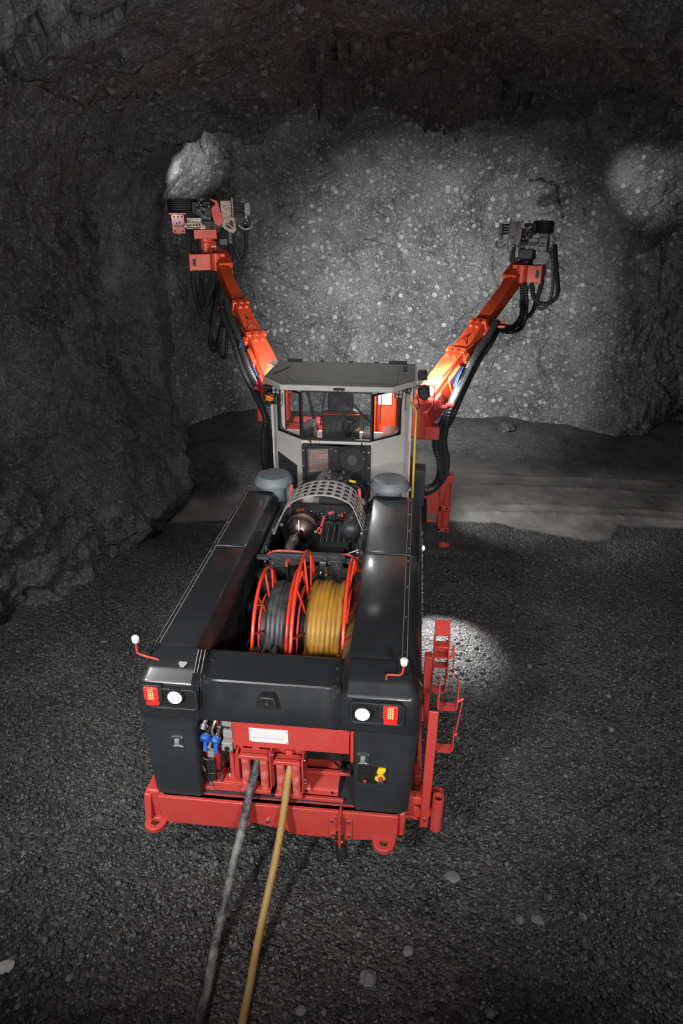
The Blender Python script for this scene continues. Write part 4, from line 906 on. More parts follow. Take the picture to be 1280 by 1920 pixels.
b=MB(); b.lathe((1.176,8.18,1.011),(.9,-.4,.2),[(0,.03),(.008,.028),(.01,0)],n=16); part('lens',b,LAMPS,sl,label='small lit white side lamp')
# ---- stabiliser jack
jk=empty('stabiliser_jack',(1.56,10.25,0),parent=rig)
b=MB(); b.box(.9,1.44,10.15,10.33,.60,.93); b.cyl((1.2,10.1,.5),(1.42,10.1,.5),.02,n=10); part('jack_beam',b,RED,jk,bevel=.01)
b=MB(); b.box(1.44,1.50,10.14,10.36,.30,1.28); b.prism([(1.46,1.28),(1.46,.72),(1.53,.95),(1.57,1.16),(1.66,1.16),(1.66,1.28)],'xz',10.12,10.18); b.box(1.44,1.66,10.14,10.36,1.16,1.28); b.box(1.44,1.64,10.14,10.36,.66,.76); b.box(1.44,1.63,10.14,10.36,.28,.36); part('jack_housing',b,RED,jk,bevel=.012)
b=MB(); b.cyl((1.565,10.25,.3),(1.565,10.25,1.2),.068,n=24); part('jack_cylinder',b,RED,jk)
b=MB(); b.cyl((1.565,10.25,.04),(1.565,10.25,.32),.045,n=24); part('jack_rod',b,CHROME,jk,label='chrome jack rod')
b=MB(); b.lathe((1.565,10.25,-.01),(0,0,1),[(0,.1),(.02,.11),(.035,.1),(.07,.06),(.07,.04)],n=24); part('jack_foot',b,RED,jk)
b=MB(); 
for z in(.33,.71): b.bolt((1.58,10.14,z),(0,-1,0),.02,.014)
b.bolt((1.56,10.2,1.285),(0,0,1),.03,.01); part('jack_bolt',b,BLACKM,jk)
b=MB(); b.obox((1.27,10.12,1.0),((.8,.5,.35),(-.5,.8,0),(-.3,-.2,.9)),(.07,.035,.03)); part('jack_sensor',b,BLACKM,jk,bevel=.008)
b=MB(); b.tube(catmull([(1.14,9.3,1.35),(1.3,9.6,1.3),(1.42,9.9,1.34),(1.46,10.1,1.4)],6),.02,8); part('jack_hose',b,BLACK,jk)
b=MB(); b.box(-1.34,-.9,10.15,10.33,.35,.58); b.box(-1.5,-1.34,10.14,10.36,.2,.6); b.cyl((-1.42,10.25,.05),(-1.42,10.25,.3),.045); b.cyl((-1.42,10.25,-.01),(-1.42,10.25,.05),.1); part('stabiliser_jack',b,RED,rig,bevel=.01)
b=MB(); b.box(-.95,.95,10.12,10.36,.55,.98); b.box(-.5,.5,9.7,10.2,.55,1.4); part('front_axle_beam',b,RED,rig,bevel=.01)

#@BOOM
# ================================================================== booms
def corr(mb,pts,r,step=.014,amp=.16,n=10):
    P=resample(catmull(pts,10),step); mb.tube(P,r,n,rf=lambda i:r*(1+amp*(1 if i%3==0 else 0 if i%3==1 else -.5)))
def boom(s,base,tip,col1,col2,paint):
    e=empty('boom',base,parent=rig)
    B,Tp=V(base),V(tip); d=(Tp-B).normalized(); sd=d.cross(V((0,0,1))).normalized(); u=sd.cross(d).normalized(); L=(Tp-B).length; ax=(d,sd,u)
    out=sd if s>0 else -sd
    def P(t,a=0,c=0): return B+d*(t*L)+out*a+u*c
    # knuckle: turret and lift bracket
    k=MB(); k.cyl(B+V((-.08*s,-.12,-.50)),B+V((-.08*s,-.12,.0)),.17,n=24); k.obox(B+V((.0,-.05,-.10)),(d,sd,u),(.22,.19,.14)); k.cyl(B+out*.24+V((0,0,-.05)),B-out*.24+V((0,0,-.05)),.085,n=20); k.lathe(B+V((-.08*s,-.12,.0)),(0,0,1),[(0,.19),(.03,.19),(.03,.12),(.06,.12)],n=20)
    k.cyl(B+V((.12*s,-.15,-.1)),B+V((.12*s,-.15,.06)),.06,n=14); k.obox(B+V((.06*s,-.16,-.42)),((1,0,0),(0,1,0),(0,0,1)),(.16,.1,.1))
    part('boom_knuckle',k,RED,e,bevel=.015)
    k=MB(); k.beam(P(0,0,-.02),P(col1,0,0),.31,.30,w1=.27,h1=.27); k.obox(P(.06,.0,-.08),ax,(.24,.175,.14)); k.obox(P(.19,.17,-.03),ax,(.16,.02,.12)); part('lower_beam',k,paint,e,bevel=.012)
    k=MB(); k.beam(P(.0,.1,-.26),P(.28,.06,-.19),.11,.11); k.cyl(P(.05,.1,-.26),P(.30,.06,-.20),.05,n=14); part('lift_cylinder',k,RED,e)
    k=MB(); k.obox(P(col1,0,.0),ax,(.05,.16,.155)); 
    for q in(-.055,.055): k.cyl(P(col1-.012,q,.145),P(col1-.06,q,.145),.035,n=14)
    k.obox(P(col1-.01,.17,0),ax,(.07,.025,.07)); part('slide_collar',k,paint,e,bevel=.01)
    k=MB(); k.beam(P(col1,0,0),P(col2,0,0),.235,.24); part('middle_beam',k,paint,e,bevel=.01)
    k=MB(); k.obox(P(col2,0,.0),ax,(.045,.14,.14))
    for q in(-.05,.05): k.cyl(P(col2-.012,q,.13),P(col2-.055,q,.13),.03,n=14)
    k.obox(P(col2-.02,.15,-.05),ax,(.09,.02,.06)); part('slide_collar',k,paint,e,bevel=.01)
    k=MB(); k.beam(P(col2,0,0),P(1.0,0,0),.19,.20); k.obox(P(.93,-.11,-.01),ax,(.14,.03,.08)); part('upper_beam',k,paint,e,bevel=.008)
    k=MB(); k.obox(P((col1+col2)/2,.02,.126),ax,(.03,.015,.002)); k.obox(P(.93,0,.103),ax,(.03,.012,.002)); k.tube(catmull([P(col1+.05,-.1,.123),P(col1+.08,0,.16),P(col1+.05,.1,.123)],6),.006,6); part('beam_detail',k,BLACK,e)
    k=MB(); k.obox(P(.17,.21,-.02),ax,(.17,.015,.12)); k.tube(catmull([P(.12,.1,.155),P(.22,.13,.16),P(.32,.15,.13),P(.40,.16,.08)],8),.012,8); part('hose_guard',k,paint,e,bevel=.006)
    # wrist : box bracket at the tip, rotation unit above it
    W=Tp+d*.05; o=V((s,0,0)); bk=V((0,-1,0)); up=V((0,0,1))
    o=V((s*.93,-.36,0)).normalized(); bk=V((-s*.36,-.93,0)).normalized()
    ob=.20 if s<0 else .14
    k=MB(); k.obox(W+o*ob,(o,bk,up),(.30 if s<0 else .24,.13,.13)); k.obox(W+o*-.05+d*-.06,(d,sd,u),(.2,.12,.13)); part('wrist_bracket',k,paint,e,bevel=.008)
    k=MB(); k.obox(W+o*(.48 if s<0 else .36),(o,bk,up),(.012,.14,.14)); part('wrist_plate',k,paint,e,bevel=.004)
    k=MB(); k.obox(W+o*(.41 if s<0 else .31)+bk*.122,(o,bk,up),(.028,.01,.06)); part('bracket_window',k,BLACK,e)
    k=MB(); k.cyl(W+o*.06+bk*.12-up*.135,W+o*.06+bk*.12+up*.135,.09,n=24); part('wrist_pin',k,paint,e)
    H=W+o*(.23 if s<0 else .10)+V((0,.12,-.03 if s<0 else -.13))
    return e,P,W,H,o,bk
def head(e,H,s,o,bk,paint,dull):
    up=V((0,0,1)); ka=1.0 if s<0 else .62; kz=1.0 if s<0 else .92; ax=(o*ka,bk,up*kz); P=lambda a,b_,c:H+o*a*ka+bk*b_+up*c*kz
    metal=GREYD
    k=MB(); k.lathe(H+up*.1,up,[(0,.15),(.06,.15),(.08,.11),(.22,.11),(.24,.14),(.30,.14)],n=28); k.obox(P(-.12,.02,.25),ax,(.05,.06,.09)); k.cyl(P(-.17,.06,.27),P(-.07,.06,.27),.06,n=16); part('rotation_unit',k,paint,e,bevel=.006)
    k=MB(); k.cyl(P(-.14,.1,.1),P(-.11,.13,.24),.02,n=10); part('tilt_rod',k,CHROME,e)
    k=MB(); k.obox(P(-.0,.02,.46),ax,(.19,.13,.075)); part('feed_cradle',k,paint,e,bevel=.01)
    # feed beam running forward towards the face
    k=MB(); fd=V((0,2.3,.05)); k.beam(P(.0,.0,.56),P(.0,.0,.56)+fd,.2,.11); k.beam(P(-.06,.0,.63),P(-.06,.0,.63)+fd,.05,.06); k.beam(P(.06,.0,.63),P(.06,.0,.63)+fd,.05,.06); part('feed_beam',k,metal,e,bevel=.006)
    # rear end plate box
    k=MB(); k.prism([(-.1,-.17),(.09,-.17),(.11,-.14),(.11,.15),(.09,.17),(-.08,.17),(-.1,.15)],'xz',-.01,.03)
    k.v=[tuple(P(.42+x,.14-y,.62+z*.86)) for x,y,z in k.v]; k.obox(P(.42,.10,.775),ax,(.14,.07,.012)); k.obox(P(.425,.02,.62),ax,(.09,.11,.13)); ep=part('feed_end_plate',k,RED if not dull else GREYD,e,bevel=.006)
    k=MB()
    for a in(.36,.42,.485): k.bolt(P(a,.158,.73),bk,.014,.012)
    for a in(.36,.485): k.bolt(P(a,.158,.51),bk,.014,.012)
    k.obox(P(.42,.157,.59),ax,(.08,.006,.006)); k.lathe(P(.40,.155,.64),bk,[(0,.014),(.008,.014)],n=10); k.lathe(P(.45,.155,.63),bk,[(0,.014),(.008,.014)],n=10); part('end_plate_bolt',k,BLACKM,e)
    # drill body (bright castings), hydraulic block
    k=MB(); k.obox(P(.2,.06,.60),ax,(.16,.09,.035)); k.obox(P(.16,.03,.67),ax,(.12,.08,.04)); k.cyl(P(.30,.08,.55),P(.04,.08,.55),.03,n=14); k.obox(P(.03,.09,.56),ax,(.045,.05,.045))
    for a in np.arange(.08,.32,.05): k.lathe(P(a,.15,.60),bk,[(0,.018),(.02,.018),(.02,.01),(.035,.01)],n=8)
    part('hydraulic_block',k,BRONZE if not dull else GREYD,e,bevel=.005)
    # hoses looping over the back
    k=MB()
    for i in range(6):
        z=.80+.034*i; corr(k,[P(.08,-.05,z),P(.2,.05,z+.01),P(.38,.1,z+.012),P(.52,.08,z+.01),P(.55,-.05,z),P(.5,-.3,z-.02)],.017,step=.02,amp=.0,n=8)
    part('feed_hose',k,HOSE,e)
    k=MB(); k.obox(P(.12,.0,.86),ax,(.06,.08,.09)); k.cyl(P(-.12,.06,.90),P(.1,.06,.92),.025,n=12); k.obox(P(.08,.1,.80),ax,(.05,.03,.06)); part('drill_motor',k,BLACKM,e,bevel=.01)
    k=MB()
    for i in range(7): k.lathe(P(.02+.02*(i%3),.1,.74+.04*i),bk,[(0,.014),(.03,.014),(.03,.008),(.045,.008)],n=8)
    part('hose_fitting',k,GREYD,e)
    k=MB()
    for i,(a,c,w_,h_) in enumerate(((-.02,.72,.09,.05),(-.08,.80,.07,.06),(.02,.84,.05,.03),(-.06,.92,.06,.03),(-.2,.68,.06,.05),(-.28,.78,.05,.09),(-.40,.92,.10,.03),(-.05,.62,.12,.04))): k.obox(P(a,.02+.02*(i%3),c),ax,(w_,.06,h_))
    part('drill_casing',k,BLACKM,e,bevel=.006)
    k=MB()
    for i in range(10): k.lathe(P(-.34+.075*(i%5)*1.1,.13,.70+.14*(i//5)+.02*(i%3)),bk,[(0,.016),(.012,.016),(.012,.009),(.024,.009)],n=8)
    part('hose_fitting',k,GREYD,e)
    # hook plate
    k=MB(); ol=[(-.2,.86),(-.19,.9),(-.14,.95),(-.13,1.0),(-.16,1.02),(-.2,.99),(-.23,.95),(-.27,.93),(-.29,.87),(-.30,.72),(-.27,.62),(-.22,.56),(-.16,.62),(-.14,.75)]
    ol=[(-.12,1.0),(-.15,.99),(-.19,.98),(-.23,.96),(-.255,.91),(-.255,.86),(-.27,.80),(-.30,.75),(-.31,.68),(-.26,.60),(-.22,.575),(-.16,.64),(-.13,.74),(-.125,.86),(-.16,.89),(-.19,.90),(-.195,.93),(-.16,.955),(-.125,.975)]
    k.prism(ol,'xz',-.02,.02); k.v=[tuple(P(x,.16-y,z)) for x,y,z in k.v]; part('drill_hook',k,ORG if not dull else GREYD,e,bevel=.004)
    # grey carriage plates with cut-outs
    k=MB(); k.obox(P(-.37,.05,.84),ax,(.09,.08,.13)); k.obox(P(-.48,.1,.86),ax,(.015,.02,.16)); k.obox(P(-.35,.08,.68),ax,(.08,.05,.06)); part('carriage',k,GREYD if dull else BRONZE,e,bevel=.006)
    k=MB()
    cx,cz=-.42,.58
    outl=[(-.29,.62),(-.33,.70),(-.42,.735),(-.50,.72),(-.515,.62),(-.52,.52),(-.47,.465),(-.40,.49),(-.33,.53),(-.29,.57)]
    oo=[];ii=[]
    for i in range(10):
        oo.append(outl[i]); ii.append((cx+(outl[i][0]-cx)*.52,cz+.02+(outl[i][1]-cz-.02)*.52))
    k.ring(oo,ii,lambda p,t:tuple(P(p[0],.13-t,p[1])),-.015,.015); k.beam(P(-.47,.13,.545),P(-.37,.13,.62),.02,.03)
    for a,c in((-.33,.58),(-.4,.7),(-.36,.52)): k.lathe(P(a,.145,c),bk,[(0,.014),(.01,.014)],n=8)
    part('guide_plate',k,GREYD if dull else BRONZE,e,bevel=.003)
    # hose drum side
    k=MB()
    for i in range(4): k.cyl(P(-.5,.02,.78+.045*i),P(-.72,.02,.77+.045*i),.016,n=8)
    part('side_hose',k,HOSE,e)
    k=MB(); k.obox(P(-.74,.06,.84),ax,(.03,.05,.10)); k.obox(P(-.70,.06,.80),ax,(.02,.05,.12)); 
    for i in range(5): k.lathe(P(-.68-.03*(i%2),.1,.62+.045*i),bk,[(0,.018),(.03,.018),(.03,.01)],n=8)
    k.tube(catmull([P(-.56,.08,.6),P(-.66,.1,.53),P(-.78,.1,.56),P(-.80,.08,.66)],6),.018,8)
    part('hose_manifold',k,GREYD,e,bevel=.006)
    k=MB(); k.obox(P(-.42,.0,.40),ax,(.03,.04,.1)); k.obox(P(-.3,.02,.33),ax,(.07,.04,.05)); part('sensor_arm',k,CHAR,e,bevel=.005)
RB=((1.14,9.80,2.595),(2.58,12.0,4.13)); LB=((-1.09,9.75,2.80),(-2.42,12.0,4.26))
# right boom
e,P,W,H,o,bk=boom(1,RB[0],RB[1],.32,.555,ORG)
head(e,H,1,o,bk,CHAR,True)
k=MB()
for j,(a,c,r) in enumerate(((.20,-.04,.05),(.25,-.11,.036),(.24,-.02,.03))):
    r=r*1.25
    corr(k,[P(.62,a-.04,c),P(.5,a+.0,c-.02),P(.36,a+.01,c-.02),P(.2,a+.06,c-.05),P(.08,a+.12,c-.06),P(.0,a+.14,c-.12),V((1.32+.06*j,9.6,2.05)),V((1.40+.05*j,9.55,1.75)),V((1.40+.03*j,9.5,1.5)),V((1.30,9.42,1.37-.02*j)),V((1.14,9.3,1.38-.02*j))],r)
part('hose_bundle',k,HOSE,e)
k=MB()
corr(k,[P(.62,.14,-.05),P(.66,.22,-.24),P(.76,.24,-.42),P(.86,.22,-.38),P(.93,.14,-.2),P(.97,.1,-.1)],.04); corr(k,[P(.6,.15,-.12),P(.68,.3,-.36),P(.8,.3,-.5),P(.90,.24,-.34),P(.96,.16,-.1)],.03)
corr(k,[P(.64,.12,-.1),P(.72,.22,-.36),P(.85,.2,-.55),P(.95,.12,-.3),P(.98,.1,-.12)],.028)
part('hose_loop',k,HOSE,e)
k=MB()
corr(k,[W+o*.1-V((0,0,.12)),W+o*.08-V((0,0,.5)),W+o*.16-V((0,0,.70)),W+o*.28-V((0,0,.58)),W+o*.36-V((0,0,.2)),W+o*.38-V((0,0,.1))],.035)
corr(k,[W+o*.2-V((0,0,.15)),W+o*.3-V((0,0,.42)),W+o*.5-V((0,0,.46)),W+o*.64-V((0,0,.3)),W+o*.58+V((0,0,.05)),W+o*.50+V((0,0,.45))],.035)
corr(k,[W+o*.22-V((0,0,.15)),W+o*.32-V((0,0,.50)),W+o*.46-V((0,0,.53)),W+o*.55-V((0,0,.3)),W+o*.52+V((0,0,.1)),W+o*.46+V((0,0,.4))],.025)
corr(k,[W-o*.14+V((0,0,.5)),W-o*.14+V((0,0,.3)),W-o*.12+V((0,.1,.05))],.03)
part('head_hose_loop',k,HOSE,e)
k=MB(); 
for t,a in((.60,.28),(.02,.36),(.0,.28),(.63,.24)): k.obox(P(t,a,-.06),((1,0,0),(0,1,0),(0,0,1)),(.06,.03,.02))
part('hose_clamp',k,RED,e,bevel=.006)
k=MB(); k.tube(catmull([W+o*.16-V((0,0,.2)),W+o*.15-V((0,0,.35)),W+o*.12-V((0,0,.45))],5),.014,6); 
for q in(-.02,0,.02): k.tube(catmull([P(.24,.22+q,.05),P(.18,.25+q,.05),P(.12,.28+q,.0)],5),.007,6)
part('blue_tube',k,BLUE,e)
# left boom
e,P,W,H,o,bk=boom(-1,LB[0],LB[1],.32,.59,ORG)
head(e,H,-1,o,bk,ORG,False)
k=MB()
for j,(a,c,r) in enumerate(((.19,-.03,.055),(.25,-.12,.036),(.30,-.05,.03))):
    r=r*1.25
    corr(k,[P(.66,a-.04,c),P(.55,a+.0,c-.02),P(.36,a+.01,c-.02),P(.16,a+.04,c-.05),P(.03,a+.0,c-.10),V((-1.08-.04*j,9.35,2.4)),V((-1.07-.05*j,9.25,2.2)),V((-1.06-.06*j,9.2,1.9)),V((-1.05-.05*j,9.15,1.6))],r)
part('hose_bundle',k,HOSE,e)
k=MB()
corr(k,[P(.66,.14,-.05),P(.62,.25,-.4),P(.62,.3,-.75),P(.68,.34,-.86),P(.74,.3,-.7),P(.80,.2,-.3),P(.84,.12,-.1)],.04)
corr(k,[P(.64,.18,-.05),P(.58,.3,-.5),P(.60,.34,-.85),P(.66,.38,-.9),P(.72,.32,-.6),P(.78,.2,-.2)],.032)
corr(k,[P(.62,.16,-.08),P(.52,.24,-.5),P(.5,.26,-.75),P(.55,.3,-.8),P(.60,.26,-.6)],.028)
part('hose_loop',k,HOSE,e)
k=MB()
corr(k,[P(.86,.12,-.1),W+o*.1-V((0,0,.7)),W+o*.2-V((0,0,1.0)),W+o*.36-V((0,0,.85)),W+o*.46-V((0,0,.4)),W+o*.44-V((0,0,.1)),W+o*.40+V((0,0,.3))],.035)
corr(k,[P(.84,.14,-.1),W+o*.06-V((0,0,.75)),W+o*.16-V((0,0,1.04)),W+o*.26-V((0,0,.8)),W+o*.30-V((0,0,.3)),W+o*.3+V((0,0,.1)),W+o*.3+V((0,0,.4))],.034)
corr(k,[P(.88,.1,-.1),W+o*.14-V((0,0,.6)),W+o*.25-V((0,0,.8)),W+o*.36-V((0,0,.65)),W+o*.38-V((0,0,.3)),W+o*.34-V((0,0,.1))],.03)
corr(k,[H-o*.42+V((0,0,.45)),H-o*.5+V((0,0,.2)),H-o*.58+V((0,0,.02)),H-o*.66+V((0,0,.1)),H-o*.70+V((0,0,.4)),H-o*.70+V((0,0,.6))],.032)
part('head_hose_loop',k,HOSE,e)
k=MB()
for t,a in((.66,.22),(.63,.26),(.03,.18),(.0,.24)): k.obox(P(t,a,-.06),((1,0,0),(0,1,0),(0,0,1)),(.06,.03,.02))
part('hose_clamp',k,RED,e,bevel=.006)
k=MB(); k.tube(catmull([P(.16,.22,.05),P(.1,.22,.05),P(.04,.2,-.02),V((-1.0,9.2,2.3)),V((-1.0,9.12,1.9))],5),.009,6); k.tube(catmull([P(.3,.24,.04),P(.29,.26,.05),P(.28,.28,.0)],5),.008,6); part('blue_tube',k,BLUE,e)
#@ENV
# ================================================================== the tunnel
def hash3(ix,iy,iz,seed):
    h=(ix.astype(np.int64)*374761393+iy.astype(np.int64)*668265263+iz.astype(np.int64)*2147483647+seed*974634777)&0xffffffff
    h=((h^(h>>13))*1274126177)&0xffffffff; h=(h^(h>>16))&0xffffffff
    return h/4294967295.0
def vnoise(p,seed=0):
    f=np.floor(p); t=p-f; t=t*t*t*(t*(t*6-15)+10); i=f.astype(np.int64); out=0
    for dx in(0,1):
        for dy in(0,1):
            for dz in(0,1):
                w=(t[:,0] if dx else 1-t[:,0])*(t[:,1] if dy else 1-t[:,1])*(t[:,2] if dz else 1-t[:,2])
                out=out+w*hash3(i[:,0]+dx,i[:,1]+dy,i[:,2]+dz,seed)
    return out*2-1
def fbm(p,oct=5,seed=0,gain=.5,ridge=False):
    a=1.0; s=0; tot=0
    for k in range(oct):
        n=vnoise(p*(2.03**k)+k*17.3,seed+k)
        if ridge: n=1-2*np.abs(n)
        s=s+a*n; tot+=a; a*=gain
    return s/tot
def cells(p,seed=0):
    # nearest feature point: returns (id hash, facet offset) for blocky broken rock
    f=np.floor(p).astype(np.int64); best=np.full(len(p),9e9); hid=np.zeros(len(p)); loc=np.zeros_like(p)
    for dx in(-1,0,1):
        for dy in(-1,0,1):
            for dz in(-1,0,1):
                c=f+np.array([dx,dy,dz]); o=np.stack([hash3(c[:,0],c[:,1],c[:,2],seed+q) for q in(1,2,3)],1)
                d=p-(c+o); dd=(d*d).sum(1); m=dd<best; best=np.where(m,dd,best); hid=np.where(m,hash3(c[:,0],c[:,1],c[:,2],seed+9),hid); loc[m]=d[m]
    tilt=np.stack([np.sin(hid*40),np.cos(hid*57),np.sin(hid*91+1)],1)
    return (hid-.5)+(loc*tilt).sum(1)*.9
def sheet(name,Pn,nu,nv,mats,kind='structure',attrs=None):
    me=bpy.data.meshes.new(name); me.vertices.add(nu*nv); me.vertices.foreach_set('co',Pn.astype(np.float32).ravel())
    i=np.arange(nu*nv).reshape(nu,nv); q=np.stack([i[:-1,:-1],i[1:,:-1],i[1:,1:],i[:-1,1:]],-1).reshape(-1,4)
    me.loops.add(q.size); me.loops.foreach_set('vertex_index',q.ravel().astype(np.int32)); me.polygons.add(len(q))
    me.polygons.foreach_set('loop_start',(np.arange(len(q))*4).astype(np.int32)); me.update(calc_edges=True); me.validate()
    me.shade_smooth(); me.materials.append(mats)
    for an,av in (attrs or {}).items():
        a=me.attributes.new(an,'FLOAT','POINT'); a.data.foreach_set('value',av.astype(np.float32))
    o=bpy.data.objects.new(name,me); COL.objects.link(o); o['kind']=kind; return o
def rock_material(name,base,spots,seed):
    m=bpy.data.materials.new(name); m.use_nodes=True; nt=m.node_tree; L=nt.links.new; N=nt.nodes.new; b=nt.nodes['Principled BSDF']
    b.inputs['Roughness'].default_value=.62; b.inputs['Specular IOR Level'].default_value=.45
    tc=N('ShaderNodeTexCoord'); co=tc.outputs['Object']
    n1=N('ShaderNodeTexNoise'); n1.inputs['Scale'].default_value=1.1; n1.inputs['Detail'].default_value=6; n1.inputs['Roughness'].default_value=.62; L(co,n1.inputs['Vector'])
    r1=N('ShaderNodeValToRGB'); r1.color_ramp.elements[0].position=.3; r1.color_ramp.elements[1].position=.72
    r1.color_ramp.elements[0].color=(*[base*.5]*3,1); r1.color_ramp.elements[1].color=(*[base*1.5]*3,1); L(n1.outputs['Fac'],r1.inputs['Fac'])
    n2=N('ShaderNodeTexNoise'); n2.inputs['Scale'].default_value=38; n2.inputs['Detail'].default_value=4; n2.inputs['Roughness'].default_value=.7; L(co,n2.inputs['Vector'])
    r2=N('ShaderNodeValToRGB'); r2.color_ramp.elements[0].position=.3; r2.color_ramp.elements[1].position=.78; r2.color_ramp.elements[0].color=(.35,.35,.35,1); r2.color_ramp.elements[1].color=(2.4,2.4,2.4,1); L(n2.outputs['Fac'],r2.inputs['Fac'])
    mx=N('ShaderNodeMix'); mx.data_type='RGBA'; mx.blend_type='MULTIPLY'; mx.inputs[0].default_value=1; L(r1.outputs['Color'],mx.inputs[6]); L(r2.outputs['Color'],mx.inputs[7])
    col=mx.outputs[2]
    vs=N('ShaderNodeTexVoronoi'); vs.inputs['Scale'].default_value=48; L(co,vs.inputs['Vector']); ss=N('ShaderNodeSeparateColor'); L(vs.outputs['Color'],ss.inputs['Color'])
    th=N('ShaderNodeMapRange'); th.inputs['From Min'].default_value=.86; th.inputs['From Max'].default_value=1.0; th.inputs['To Max'].default_value=.75; L(ss.outputs[0],th.inputs['Value'])
    sp=N('ShaderNodeMix'); sp.data_type='RGBA'; L(th.outputs['Result'],sp.inputs[0]); L(col,sp.inputs[6]); sp.inputs[7].default_value=(*[min(.7,base*3.6)]*3,1); col=sp.outputs[2]
    # mid-scale cracks and lumps
    n3=N('ShaderNodeTexNoise'); n3.inputs['Scale'].default_value=7; n3.inputs['Detail'].default_value=6; n3.inputs['Roughness'].default_value=.66; L(co,n3.inputs['Vector'])
    height=n3.outputs['Fac']
    if spots:
        for sc,rad,hgt,amt,sd in((5.0,.33,.40,2.6,0.0),(8.0,.30,.25,1.9,5.3),(6.2,.30,.3,2.2,9.1)):
            off=N('ShaderNodeVectorMath'); off.operation='ADD'; off.inputs[1].default_value=(sd,sd*.7,sd*1.3+seed); L(co,off.inputs[0])
            v=N('ShaderNodeTexVoronoi'); v.inputs['Scale'].default_value=sc; L(off.outputs[0],v.inputs['Vector'])
            inv=N('ShaderNodeMapRange'); inv.interpolation_type='SMOOTHSTEP'; inv.inputs['From Min'].default_value=rad; inv.inputs['From Max'].default_value=rad*.72; L(v.outputs['Distance'],inv.inputs['Value'])
            sep=N('ShaderNodeSeparateColor'); L(v.outputs['Color'],sep.inputs['Color']); ch=N('ShaderNodeMath'); ch.operation='GREATER_THAN'; ch.inputs[1].default_value=.2; L(sep.outputs[0],ch.inputs[0])
            vary=N('ShaderNodeMath'); vary.operation='MULTIPLY'; L(sep.outputs[1],vary.inputs[0]); L(ch.outputs[0],vary.inputs[1])
            msk=N('ShaderNodeMath'); msk.operation='MULTIPLY'; L(inv.outputs['Result'],msk.inputs[0]); L(vary.outputs[0],msk.inputs[1])
            # only where the paste was sprayed : large noise patches
            pn=N('ShaderNodeTexNoise'); pn.inputs['Scale'].default_value=.55; pn.inputs['Detail'].default_value=3; L(off.outputs[0],pn.inputs['Vector'])
            pm=N('ShaderNodeMapRange'); pm.inputs['From Min'].default_value=.33; pm.inputs['From Max'].default_value=.5; L(pn.outputs['Fac'],pm.inputs['Value'])
            m2=N('ShaderNodeMath'); m2.operation='MULTIPLY'; L(msk.outputs[0],m2.inputs[0]); L(pm.outputs['Result'],m2.inputs[1])
            k=N('ShaderNodeMix'); k.data_type='RGBA'; L(m2.outputs[0],k.inputs[0]); L(col,k.inputs[6]); k.inputs[7].default_value=(*[min(.8,base*amt*1.5)]*3,1); col=k.outputs[2]
            hh=N('ShaderNodeMath'); hh.operation='MULTIPLY_ADD'; hh.inputs[1].default_value=hgt; L(m2.outputs[0],hh.inputs[0]); L(height,hh.inputs[2]); height=hh.outputs[0]
    L(col,b.inputs['Base Color'])
    fine=N('ShaderNodeTexNoise'); fine.inputs['Scale'].default_value=26; fine.inputs['Detail'].default_value=5; fine.inputs['Roughness'].default_value=.8; L(co,fine.inputs['Vector'])
    b2=N('ShaderNodeBump'); b2.inputs['Strength'].default_value=1.0; b2.inputs['Distance'].default_value=.035; L(fine.outputs['Fac'],b2.inputs['Height'])
    b1=N('ShaderNodeBump'); b1.inputs['Strength'].default_value=.95; b1.inputs['Distance'].default_value=.12; L(height,b1.inputs['Height']); L(b2.outputs['Normal'],b1.inputs['Normal']); L(b1.outputs['Normal'],b.inputs['Normal'])
    return m
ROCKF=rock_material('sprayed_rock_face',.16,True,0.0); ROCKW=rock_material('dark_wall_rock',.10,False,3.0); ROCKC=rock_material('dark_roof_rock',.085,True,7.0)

# perimeter of the excavation in plan, from behind the camera on the left, round the face, to the right
PERIM=[(-5.6,-4.5),(-5.3,0),(-4.9,4),(-4.45,7.2),(-3.75,9.0),(-3.35,11.0),(-3.75,13.0),(-4.35,14.6),(-4.05,15.9),(-2.4,16.45),(0,16.6),(2.4,16.6),(4.4,16.35),(5.35,15.75),(6.2,15.9),(7.8,16.4),(9.6,15.6),(10.6,13),(10.8,9),(10.6,4),(10.4,-4.5)]
P=resample(catmull([(x,y,0) for x,y in PERIM],14),.036); NU=len(P); ZTOP=7.6; NV=int(ZTOP/.036)
keys=[V((x,y,0)) for x,y in PERIM]
near=lambda k: min(range(NU),key=lambda q:(P[q]-keys[k]).length)
c1,c2=near(7),near(14)
X=np.array([(p.x,p.y) for p in P]); tan=np.gradient(X,axis=0); ker=np.ones(31)/31
pad=np.pad(tan,((15,15),(0,0)),mode='edge'); tan=np.stack([np.convolve(pad[:,k],ker,'valid') for k in(0,1)],1); tan/=np.linalg.norm(tan,axis=1)[:,None]
nrm=np.stack([tan[:,1],-tan[:,0]],1)
ii=np.arange(NU); sm=lambda a,b_,x:(lambda t:t*t*(3-2*t))(np.clip((x-a)/(b_-a),0,1))
wl=1-sm(c1-60,c1+30,ii); wr=sm(c2-20,c2+40,ii); wf=1-wl-wr
zs=np.linspace(-.35,ZTOP,NV); XX=np.repeat(X[:,None,:],NV,1); ZZ=np.repeat(zs[None,:],NU,0); NN=np.repeat(nrm[:,None,:],NV,1)
WL,WR,WF=[np.repeat(q[:,None],NV,1) for q in(wl,wr,wf)]
inn=WL*(np.clip(ZZ-4.2,0,9)**1.6*.24)+WF*(np.clip(ZZ-4.3,0,9)**1.7*.30)+WR*(np.clip(ZZ-3.8,0,9)**1.6*.22)
inn=inn-1.1*np.clip((ZZ-.8)/2.6,0,1)**1.2*np.exp(-((XX[...,1]-11.7)/2.2)**2)*WL
